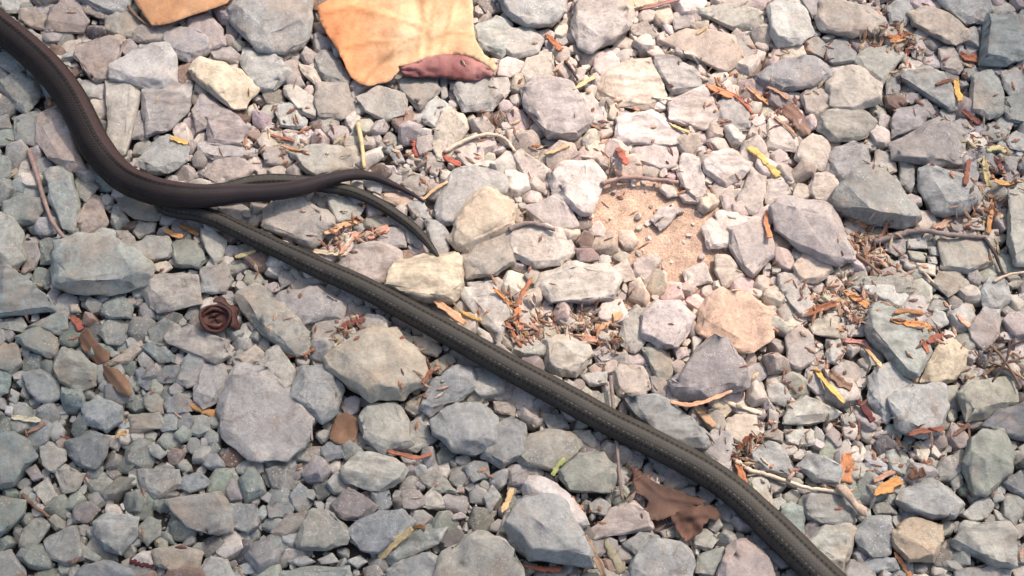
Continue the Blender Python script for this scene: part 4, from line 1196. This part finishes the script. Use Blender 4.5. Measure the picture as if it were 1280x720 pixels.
# ------------------------------------------------------------------ leaves
def leaf_mat(name, c1, c2, c3, vein):
    m, t, b, L = new_mat(name)
    tc = nd(t, 'ShaderNodeTexCoord'); co = tc.outputs['Object']
    n1 = nd(t, 'ShaderNodeTexNoise', Scale=26.0, Detail=4.0, Roughness=.55, Distortion=.5); L.new(co, n1.inputs['Vector'])
    n2 = nd(t, 'ShaderNodeTexNoise', Scale=420.0, Detail=5.0, Roughness=.7); L.new(co, n2.inputs['Vector'])
    n3 = nd(t, 'ShaderNodeTexNoise', Scale=75.0, Detail=5.0, Roughness=.6); L.new(co, n3.inputs['Vector'])
    f = nd(t, 'ShaderNodeValToRGB'); e = f.color_ramp.elements; e.new(.5)
    for el, (p, c) in zip(e, ((.36, c1), (.52, c2), (.66, c3))): el.position = p; el.color = (*c, 1)
    L.new(n1.outputs['Fac'], f.inputs[0])
    col = mix(t, 'MULTIPLY', 1.0, f.outputs[0], ramp(t, n2.outputs['Fac'], [(.3, .86), (.7, 1.12)]))
    col = mix(t, 'MULTIPLY', 1.0, col, ramp(t, n3.outputs['Fac'], [(.3, .82), (.7, 1.14)]))
    at = nd(t, 'ShaderNodeAttribute', attribute_name='vein'); col = mix(t, 'MIX', mth(t, 'MULTIPLY', at.outputs['Fac'], .75), col, vein)
    if name == 'orange_leaf':
        sx = nd(t, 'ShaderNodeSeparateXYZ'); L.new(co, sx.inputs[0])
        col = mix(t, 'MULTIPLY', mth(t, 'MULTIPLY', mth(t, 'SUBTRACT', .012, mth(t, 'ADD', sx.outputs['X'], mth(t, 'MULTIPLY', n3.outputs['Fac'], .02))), 30.0, clamp=True), col, (.93, .66, .50))
    L.new(col, b.inputs['Base Color']); b.inputs['Roughness'].default_value = .7; b.inputs['Specular IOR Level'].default_value = .3
    tr = nd(t, 'ShaderNodeBsdfTranslucent'); L.new(col, tr.inputs['Color']); ms = nd(t, 'ShaderNodeMixShader'); ms.inputs[0].default_value = .18
    out = t.nodes['Material Output']; L.new(b.outputs[0], ms.inputs[1]); L.new(tr.outputs[0], ms.inputs[2]); L.new(ms.outputs[0], out.inputs[0])
    bp = nd(t, 'ShaderNodeBump', Strength=.5, Distance=.0006); L.new(n2.outputs['Fac'], bp.inputs['Height']); L.new(bp.outputs[0], b.inputs['Normal'])
    return m
def leaf_sheet(name, outline, zfun, mat, step=4.0, veins=(), parent=None, thick=.00028, origin=None, jag=.0):
    """outline in photo px; zfun(x, y) -> height; veins: polylines in px"""
    rnd = random.Random(hash(name) % 97)
    o2 = []
    for (ax, ay), (bx, by) in zip(outline, outline[1:]+outline[:1]):
        m_ = max(1, int(math.hypot(bx-ax, by-ay)/step))
        for k in range(m_):
            q = k/m_; o2.append(Vector((ax+(bx-ax)*q+rnd.uniform(-jag, jag), ay+(by-ay)*q+rnd.uniform(-jag, jag))))
    nb = len(o2); xs = [p.x for p in o2]; ys = [p.y for p in o2]; pts = list(o2)
    def inside(x, y):
        ins = False
        for a, b in zip(o2, o2[1:]+o2[:1]):
            if (a.y > y) != (b.y > y) and x < (b.x-a.x)*(y-a.y)/(b.y-a.y)+a.x: ins = not ins
        return ins
    y = min(ys)+step*.6; row = 0
    while y < max(ys):
        x = min(xs)+step*(.6+.5*(row % 2))
        while x < max(xs):
            if inside(x, y) and min((p-Vector((x, y))).length for p in o2) > step*.55: pts.append(Vector((x, y)))
            x += step
        y += step*.87; row += 1
    vv, ee, ff, *_ = delaunay_2d_cdt(pts, [(i, (i+1) % nb) for i in range(nb)], [], 1, 1e-4)
    W = []; va = []
    for p in vv:
        dv = 99
        for pl in veins:
            for a, b in zip(pl[:-1], pl[1:]):
                dx, dy = b[0]-a[0], b[1]-a[1]; q = max(0, min(1, ((p.x-a[0])*dx+(p.y-a[1])*dy)/(dx*dx+dy*dy))); dv = min(dv, math.hypot(p.x-a[0]-q*dx, p.y-a[1]-q*dy))
        z = zfun(p.x, p.y)+.0009*math.exp(-(dv/2.6)**2); W.append(P(p.x, p.y, z)); va.append(math.exp(-(dv/2.2)**2))
    c = origin or sum(W, Vector())/len(W)
    me = bpy.data.meshes.new(name); me.from_pydata([(v-c)[:] for v in W], [], [tuple(f) for f in ff]); me.update()
    bm = bmesh.new(); bm.from_mesh(me); bmesh.ops.recalc_face_normals(bm, faces=bm.faces[:])
    if sum(f.normal.z for f in bm.faces) < 0: bmesh.ops.reverse_faces(bm, faces=bm.faces[:])
    bm.to_mesh(me); bm.free()
    a = me.attributes.new('vein', 'FLOAT', 'POINT'); a.data.foreach_set('value', va[:len(me.vertices)]); smooth(me)
    o = link_mesh(name, me, mat, parent)
    if not parent: o.location = c
    md = o.modifiers.new('thickness', 'SOLIDIFY'); md.thickness = thick; md.offset = -1
    return o, c

def support(outline, pct=85):
    dgl = caster(); xs = [p[0] for p in outline]; ys = [p[1] for p in outline]; h = []
    for k in range(60):
        x = random.uniform(min(xs), max(xs)); y = random.uniform(max(-60, min(ys)), max(ys)); v = P(x, y, .01); h.append(height(dgl, v.x, v.y))
    return float(np.percentile(h, pct))
M_ORANGE = leaf_mat('orange_leaf', (.64,.38,.21), (.73,.49,.28), (.79,.58,.36), (.46,.26,.12))
M_TAN = leaf_mat('tan_leaf', (.52,.27,.125), (.58,.32,.16), (.62,.36,.19), (.46,.26,.13))
M_RED = leaf_mat('red_leaf_edge', (.24,.085,.075), (.36,.165,.15), (.46,.24,.20), (.24,.08,.06))
M_BROWN = leaf_mat('brown_leaf', (.10,.055,.04), (.17,.09,.06), (.24,.13,.08), (.12,.07,.045))
M_DTAN = leaf_mat('dull_tan_leaf', (.20,.115,.07), (.29,.17,.10), (.38,.24,.14), (.22,.13,.08))

OUT1 = [(396,8),(399,22),(405,36),(414,50),(424,66),(431,82),(438,96),(450,104),(462,108),(478,104),(490,99),(500,88),(497,83),(512,80),(523,76),(545,70),(575,68),(592,72),
        (606,80),(617,90),(623,85),(617,76),(606,68),(598,58),(594,45),(591,30),(592,10),(588,-20),(570,-60),(545,-95),(510,-80),(480,-100),(450,-70),(425,-60),(420,-30),(430,-8),(412,-2)]
z1 = support([(400,0),(600,100)], 90)
VE1 = [[(548,-12),(541,20),(535,62)],[(568,-8),(560,30),(552,66)],[(527,-5),(528,30),(522,66)],[(540,60),(530,20),(520,-30),(515,-90)],[(534,42),(500,55),(470,85),(455,102)],[(532,36),(480,20),(440,10),(402,18)],[(526,5),(560,-20),(588,-20)],[(537,50),(565,40),(592,45)],[(500,55),(470,52),(432,60)],[(520,-20),(480,-45),(430,-40)]]
def zf1(x, y):
    e = noise.noise(Vector((x*.014, y*.014, 3)))*.0040 + noise.noise(Vector((x*.05, y*.03, 7)))*.0010 + noise.noise(Vector((x*.14, y*.05, 2)))*.0006
    dx, dy = x-538, y-48; a = math.atan2(dy, dx); r = math.hypot(dx, dy)
    pleat = .0014*abs(math.sin(a*5.0+.4+noise.noise(Vector((x*.02, y*.02, 0)))))*min(1, r/40)
    fold = -.0022*math.exp(-((dy+dx*.45-6)/9)**2)
    return z1+.0040+e+pleat+fold+.00002*max(0, 470-x)
blade, c1 = leaf_sheet('leaf', OUT1, zf1, M_ORANGE, 4.2, VE1, jag=.8)
tag(blade, 'big orange-yellow dry leaf with a curled red edge, lying across the top edge', 'leaf', 'fallen leaves on the gravel')
# its rolled-over red margin: a sheet that turns up from the blade and folds back down
def flap():
    top = [(500,85),(512,80),(524,76),(545,70),(562,68),(580,70),(594,75),(606,82),(616,92)]
    mid = [(502,90),(514,88),(528,84),(545,80),(562,78),(580,80),(594,84),(605,90),(615,95)]
    bot = [(504,93),(514,96),(530,97),(545,96),(560,98),(578,101),(592,101),(604,99),(614,97)]
    V = []; F = []; nrow = 9; tp = catmull([(*p, 0) for p in top], 4); mp = catmull([(*p, 0) for p in mid], 4); bp_ = catmull([(*p, 0) for p in bot], 4); n = len(tp)
    for i in range(n):
        for k in range(nrow):
            q = k/(nrow-1); a = (1-q)**2*tp[i]+2*q*(1-q)*mp[i]+q*q*bp_[i]
            z = zf1(tp[i][0], tp[i][1])+.0002+.0018*min(1, 3.2*q)*(1-.5*abs(2*i/n-1))-.0060*max(0, q-.55)
            z += noise.noise(Vector((a[0]*.11, a[1]*.22, 1)))*.0024+noise.noise(Vector((a[0]*.3, a[1]*.4, 1)))*.0007
            V.append(P(a[0], a[1]+noise.noise(Vector((i*.5, k*.4, 4)))*1.6*q, z)-c1)
    for i in range(n-1):
        for k in range(nrow-1): F.append((i*nrow+k, i*nrow+k+1, (i+1)*nrow+k+1, (i+1)*nrow+k))
    me = bpy.data.meshes.new('curled_edge'); me.from_pydata([v[:] for v in V], [], F); me.update(); smooth(me)
    o = link_mesh('curled_edge', me, M_RED, blade); tag(o, 'rust red margin of the leaf, rolled back over itself')
    md = o.modifiers.new('thickness', 'SOLIDIFY'); md.thickness = .0006; md.offset = 0
flap()

OUT2 = [(166,-2),(172,8),(180,20),(190,32),(202,31),(215,28),(240,19),(262,12),(284,4),(300,-20),(290,-55),(240,-75),(190,-60),(165,-30)]
z2 = support([(170,-30),(285,30)], 92)
lf, _ = leaf_sheet('leaf', OUT2, lambda x, y: z2+.003+.0012*math.sin(x*.03)+noise.noise(Vector((x*.03, y*.03, 1)))*.001+.00004*(y-10), M_TAN, 4.5, [[(180,18),(230,-20),(260,-60)]])
tag(lf, 'flat smooth tan leaf at the top edge, west of the big orange leaf', 'leaf', 'fallen leaves on the gravel')

OUT3 = [(98,422),(103,415),(110,410),(118,424),(128,434),(138,442),(136,451),(126,455),(135,458),(148,462),(160,474),(166,492),(160,498),(146,490),(132,474),(122,458),(112,446),(100,434)]
z3 = support([(100,415),(165,495)], 70)
lf, _ = leaf_sheet('leaf', OUT3, lambda x, y: z3+.0015+.0022*math.sin((x-y*.6)*.13)+noise.noise(Vector((x*.06, y*.06, 1)))*.0012, M_DTAN, 3, [[(102,418),(125,448),(162,495)]], jag=.7)
tag(lf, 'narrow curled tan leaf west of the small rubble, left of the round husk', 'leaf', 'fallen leaves on the gravel')

OUT4 = [(788,586),(798,588),(815,600),(832,608),(850,614),(870,620),(882,626),(872,632),(856,638),(840,646),(826,650),(812,652),(800,646),(806,636),(812,628),(804,620),(796,616),(792,604)]
z4 = .006
M_SHADY = leaf_mat('shaded_brown_leaf', (.09,.055,.04), (.145,.085,.06), (.21,.125,.085), (.14,.08,.055))  # darker leaf brown with the shadow painted in
lf, _ = leaf_sheet('leaf', OUT4, lambda x, y: z4+.002*math.sin((x+y)*.05)+noise.noise(Vector((x*.05, y*.05, 1)))*.0016+.00003*(y-600), M_SHADY, 3.2, [[(792,590),(830,622),(875,628)]], jag=1.5)
tag(lf, 'dull tan leaf half hidden under the olive snake, beside the ragged one', 'leaf', 'fallen leaves on the gravel')
OUT5 = [(838,646),(852,638),(862,632),(878,630),(894,634),(900,642),(896,650),(888,648),(884,654),(878,660),(872,668),(864,674),(858,676),(850,668),(846,660),(840,654)]
lf, _ = leaf_sheet('leaf', OUT5, lambda x, y: .0085+.0016*math.sin((x-y)*.09)+noise.noise(Vector((x*.08, y*.08, 5)))*.002, M_BROWN, 3, [[(842,650),(870,645),(898,640)]], jag=2.0)
tag(lf, 'ragged reddish brown leaf below the lower bend of the olive snake', 'leaf', 'fallen leaves on the gravel')
OUT6 = [(414,535),(420,522),(430,515),(441,519),(450,526),(448,538),(443,550),(434,556),(420,556),(412,548)]
z6 = support([(414,515),(450,556)], 80)
lf, _ = leaf_sheet('leaf', OUT6, lambda x, y: z6+.001+noise.noise(Vector((x*.08, y*.08, 5)))*.0012, M_DTAN, 3, [], jag=1)
tag(lf, 'small beige leaf scrap east of the pale blue block', 'leaf', 'fallen leaves on the gravel')
OUT7 = [(660,545),(672,540),(690,548),(700,552)]

# splintered piece of bark
OUTB = [(954,118),(962,114),(974,119),(986,127),(998,136),(1008,148),(1014,160),(1012,170),(1004,170),(996,160),(984,149),(972,138),(960,128)]
zb = support(OUTB, 55)
M_BARK = leaf_mat('bark', (.26,.14,.10), (.40,.25,.18), (.54,.36,.26), (.12,.06,.04))
def zbark(x, y): return zb-.0012+.0016*noise.noise(Vector((x*.03+y*.03, (x-y)*.16, 1)))+.0022*math.cos((x-y-848)*.055)
bk, bc = leaf_sheet('bark_piece', OUTB, zbark, M_BARK, 3, [[(956,116),(985,138),(1010,168)], [(964,112),(996,136),(1016,160)]], thick=.0022, jag=1.2)
tag(bk, 'splintered reddish bark piece lying under the smooth oval cobble', 'bark')
for k, (p, wd) in enumerate(((((958,108),(972,114),(986,124)), 5), (((968,146),(984,158),(996,170)), 4))):
    me, c = chip(list(p), wd, 300+k, .0012); o = link_mesh('splinter', me, M_CHIP, bk); o.location = c-bc; o.color = (.42,.25,.15, 1)

# round brown husk: rolled rim with a whorl inside
def husk():
    z0 = support([(255,378),(295,418)], 60)
    C0 = P(269, 402, z0+.001); m = plant_mat('husk', False, (.095,.042,.032), .6); m2 = plant_mat('husk_pale', False, (.21,.105,.08), .6)
    bm = bmesh.new(); prof = [(.2,.0),(.62,.0008),(.86,.0030),(.98,.0062),(1.0,.0088),(.93,.0102),(.84,.0096),(.80,.0076),(.70,.0060),(.40,.0052),(.05,.0056)]
    seg = 36; rings = []
    for (r, z) in prof:
        rings.append([bm.verts.new(((.0098*r)*math.cos(a)*(1+.06*math.sin(3*a)), .0095*r*math.sin(a)*(1+.05*math.cos(2*a)), z*(1+.16*math.sin(2*a+1)))) for a in [2*math.pi*k/seg for k in range(seg)]])
    for a, b in zip(rings[:-1], rings[1:]):
        for k in range(seg): bm.faces.new((a[k], a[(k+1) % seg], b[(k+1) % seg], b[k]))
    me = bpy.data.meshes.new('husk'); bm.to_mesh(me); bm.free(); smooth(me)
    root = link_mesh('husk', me, m); root.location = C0; root.rotation_euler = (R(8), R(10), 0)
    tag(root, 'round dark brown curled husk, like an open nut shell, among pale stones', 'husk')
    # broken inner scales
    for q_, (r0, a0, a1, zz) in enumerate(((.0074, 20, 175, .0074), (.0054, 215, 330, .0066), (.0038, 60, 170, .0066))):
        V = []; F = []; n = 16
        for k in range(n):
            a = R(a0+(a1-a0)*k/(n-1)); t_ = math.sin(math.pi*k/(n-1)); rr = r0*(1+.12*noise.noise(Vector((k*.4, q_*5, 0))))
            for j, (dr, dz) in enumerate(((0, -.0026), (.0004, 0.0), (.0016, .0003+.0008*t_), (.0024, -.0012))):
                V.append(((rr-dr*t_-.0002)*math.cos(a), (rr-dr*t_)*math.sin(a), zz+dz*(.4+.6*t_)+.0006*noise.noise(Vector((k*.7, j, q_)))))
        for k in range(n-1):
            for j in range(3): F.append((k*4+j, k*4+j+1, k*4+j+5, k*4+j+4))
        me = bpy.data.meshes.new('inner_scale'); me.from_pydata(V, [], F); me.update(); smooth(me)
        o = link_mesh('inner_scale', me, m2 if q_ % 2 else m, root); md = o.modifiers.new('thickness', 'SOLIDIFY'); md.thickness = .0005
    # torn flap of the shell rising behind it
    V = []; F = []
    for i in range(14):
        a = R(-25)+R(125)*i/13
        for k in range(6):
            q = k/5; r = .0102+.0062*q*(.75+.25*math.sin(i*1.3)); V.append((r*math.cos(a), r*math.sin(a), .0085-.006*q+.0018*math.sin(q*math.pi)))
    for i in range(13):
        for k in range(5): F.append((i*6+k, i*6+k+1, (i+1)*6+k+1, (i+1)*6+k))
    me = bpy.data.meshes.new('shell_flap'); me.from_pydata(V, [], F); me.update(); smooth(me)
    o = link_mesh('shell_flap', me, m, root); md = o.modifiers.new('thickness', 'SOLIDIFY'); md.thickness = .0007
husk()

# ------------------------------------------------------------------ fine plant litter too small to count
def litter():
    H = Heap(); dgl = caster(); n = 3600
    hot = [(930,125,35),(1235,215,28),(1225,260,30),(655,390,22),(650,420,18),(1060,378,25),(440,295,25),(1110,45,18),(1150,430,22),(930,570,18),(745,408,22),(1085,300,22),(900,120,60),(1110,60,40),(1215,150,50),(1240,215,45),(650,400,35),(1040,385,40),(360,175,35),(1120,560,60),(1240,450,45),(430,400,35),(1080,320,40),(740,415,35),(800,600,50),(540,470,25),(940,560,30),(520,200,50),(1000,470,60),(330,300,40),(640,120,60),(790,180,60)]
    cols = [CC[k] for k in ('rust','orange','peach','brown','straw','redbrown','tan','cream')]
    for i in range(n):
        if i < 2900: hx, hy, hr = hot[i % len(hot)]; x, y = random.gauss(hx, hr), random.gauss(hy, hr*.7)
        else: x, y = random.uniform(-200, 1480), random.uniform(-150, 870)
        if near_path(SNAKE_A, x, y) < 15 or near_path(SNAKE_B, x, y) < 15: continue
        v = P(x, y, .005)
        if abs(v.x) > .55 or v.y < -.42 or v.y > .5: continue
        a = random.uniform(0, math.pi); l = random.uniform(2.5, 8)*PXM; wd = random.uniform(.7, 2.6)*PXM
        d = Vector((math.cos(a), math.sin(a), 0)); s = Vector((-d.y, d.x, 0))
        e0, e1 = v-d*l, v+d*l; z0, z1, zm = height(dgl, e0.x, e0.y), height(dgl, e1.x, e1.y), height(dgl, v.x, v.y)
        if zm > .0038 and random.random() < .92: continue
        z0 = max(z0, zm-.002); z1 = max(z1, zm-.002); t_ = .0004
        q = [Vector((e0.x, e0.y, z0)), Vector((v.x, v.y, max(zm, (z0+z1)/2)+t_)), Vector((e1.x, e1.y, z1))]
        V = []
        for k, p in enumerate(q):
            ww = wd*(.4, 1, .3)[k]
            for f, g in ((-1, 0), (0, 1), (1, 0), (0, -1)): V.append((p+s*ww*f+Vector((0, 0, t_*g+t_)))[:])
        F = []
        for k in (0, 4):
            for j in range(4): a0, b0 = k+j, k+(j+1) % 4; F += [(a0, b0, b0+4), (a0, b0+4, a0+4)]
        c = np.array(random.choice(cols)); c = (c*.85+c.mean()*.15)*random.uniform(.6, 1.05)
        H.add(np.array(V), np.array(F), np.repeat(c[None], 12, 0))
    o = H.build('plant_litter', M_GRAVEL, False); tag(o, 'tiny scattered bark crumbs and needle bits caught between the stones', 'litter', kind='stuff')
litter()

# ------------------------------------------------------------------ unseen foliage added to shade parts of the path
def added_tree():
    root = bpy.data.objects.new('added_tree', None); COL.objects.link(root); root.location = (3.1, 3.6, 0)
    tag(root, 'unseen foliage and limbs added to shade parts of the gravel', 'added_tree')
    bark = plant_mat('tree_bark', False, (.12,.085,.06), .9)
    def limb(name, pts, r0, r1, seed):
        P_ = catmull([tuple(p) for p in pts], 7); n = len(P_); V, F = tube([Vector(p)-root.location for p in P_], [r0+(r1-r0)*k/n for k in range(n)], 14, seed, .07)
        me = bpy.data.meshes.new(name); me.from_pydata([v[:] for v in V], [], F); me.update(); smooth(me); return link_mesh(name, me, bark, root)
    limb('trunk', [(3.1,3.6,-.1),(3.05,3.55,1.6),(3.0,3.5,3.2),(3.1,3.6,5.4)], .17, .06, 1)
    limb('bough', [(3.02,3.5,3.0),(2.5,2.9,3.6),(1.9,2.3,3.9),(1.2,1.7,4.05),(.7,1.3,4.1)], .07, .012, 2)
    limb('bough', [(3.05,3.55,3.9),(2.9,2.9,4.4),(2.5,2.2,4.6),(2.1,1.6,4.6)], .06, .012, 3)
    lm, t, b, L = new_mat('tree_leaf'); b.inputs['Base Color'].default_value = (.07,.11,.035,1); b.inputs['Roughness'].default_value = .6
    V = []; F = []; r2 = np.random.default_rng(5)
    for gx, gy, rr, tau in SHADE:
        m = int(tau*math.pi*(rr*1.3)**2*1.1/.0021)
        X = r2.normal(gx, rr*.62, m); Y = r2.normal(gy, rr*.62, m); T = r2.uniform(4.1, 5.0, m)
        for x, y, q in zip(X, Y, T):
            c = Vector((x, y, 0))+SUNV*q-root.location; a = r2.uniform(0, 6.28); tl = r2.uniform(-.6, .6, 2)
            d = Vector((math.cos(a), math.sin(a), tl[0]*.6)).normalized()*.042; s_ = Vector((-math.sin(a), math.cos(a), tl[1]*.6)).normalized()*.020; k = len(V)
            V += [(c-d)[:], (c-d*.2+s_)[:], (c+d)[:], (c-d*.2-s_)[:]]; F += [(k, k+1, k+2), (k, k+2, k+3)]
    me = bpy.data.meshes.new('shade_leaves'); me.from_pydata(V, [], F); me.update(); o = link_mesh('shade_leaves', me, lm, root); o['kind'] = 'stuff'; print('tree leaves', len(F)//2)
SHADE = [(-.34,-.22,.27,1.35), (-.02,-.34,.23,1.0), (.38,-.30,.24,1.0), (-.58,.05,.34,1.0), (.50,.04,.22,.9), (-.32,.34,.26,.95), (.42,.34,.24,.95)]  # leaf clumps laid out along the sun's rays to dim chosen ground areas
added_tree()
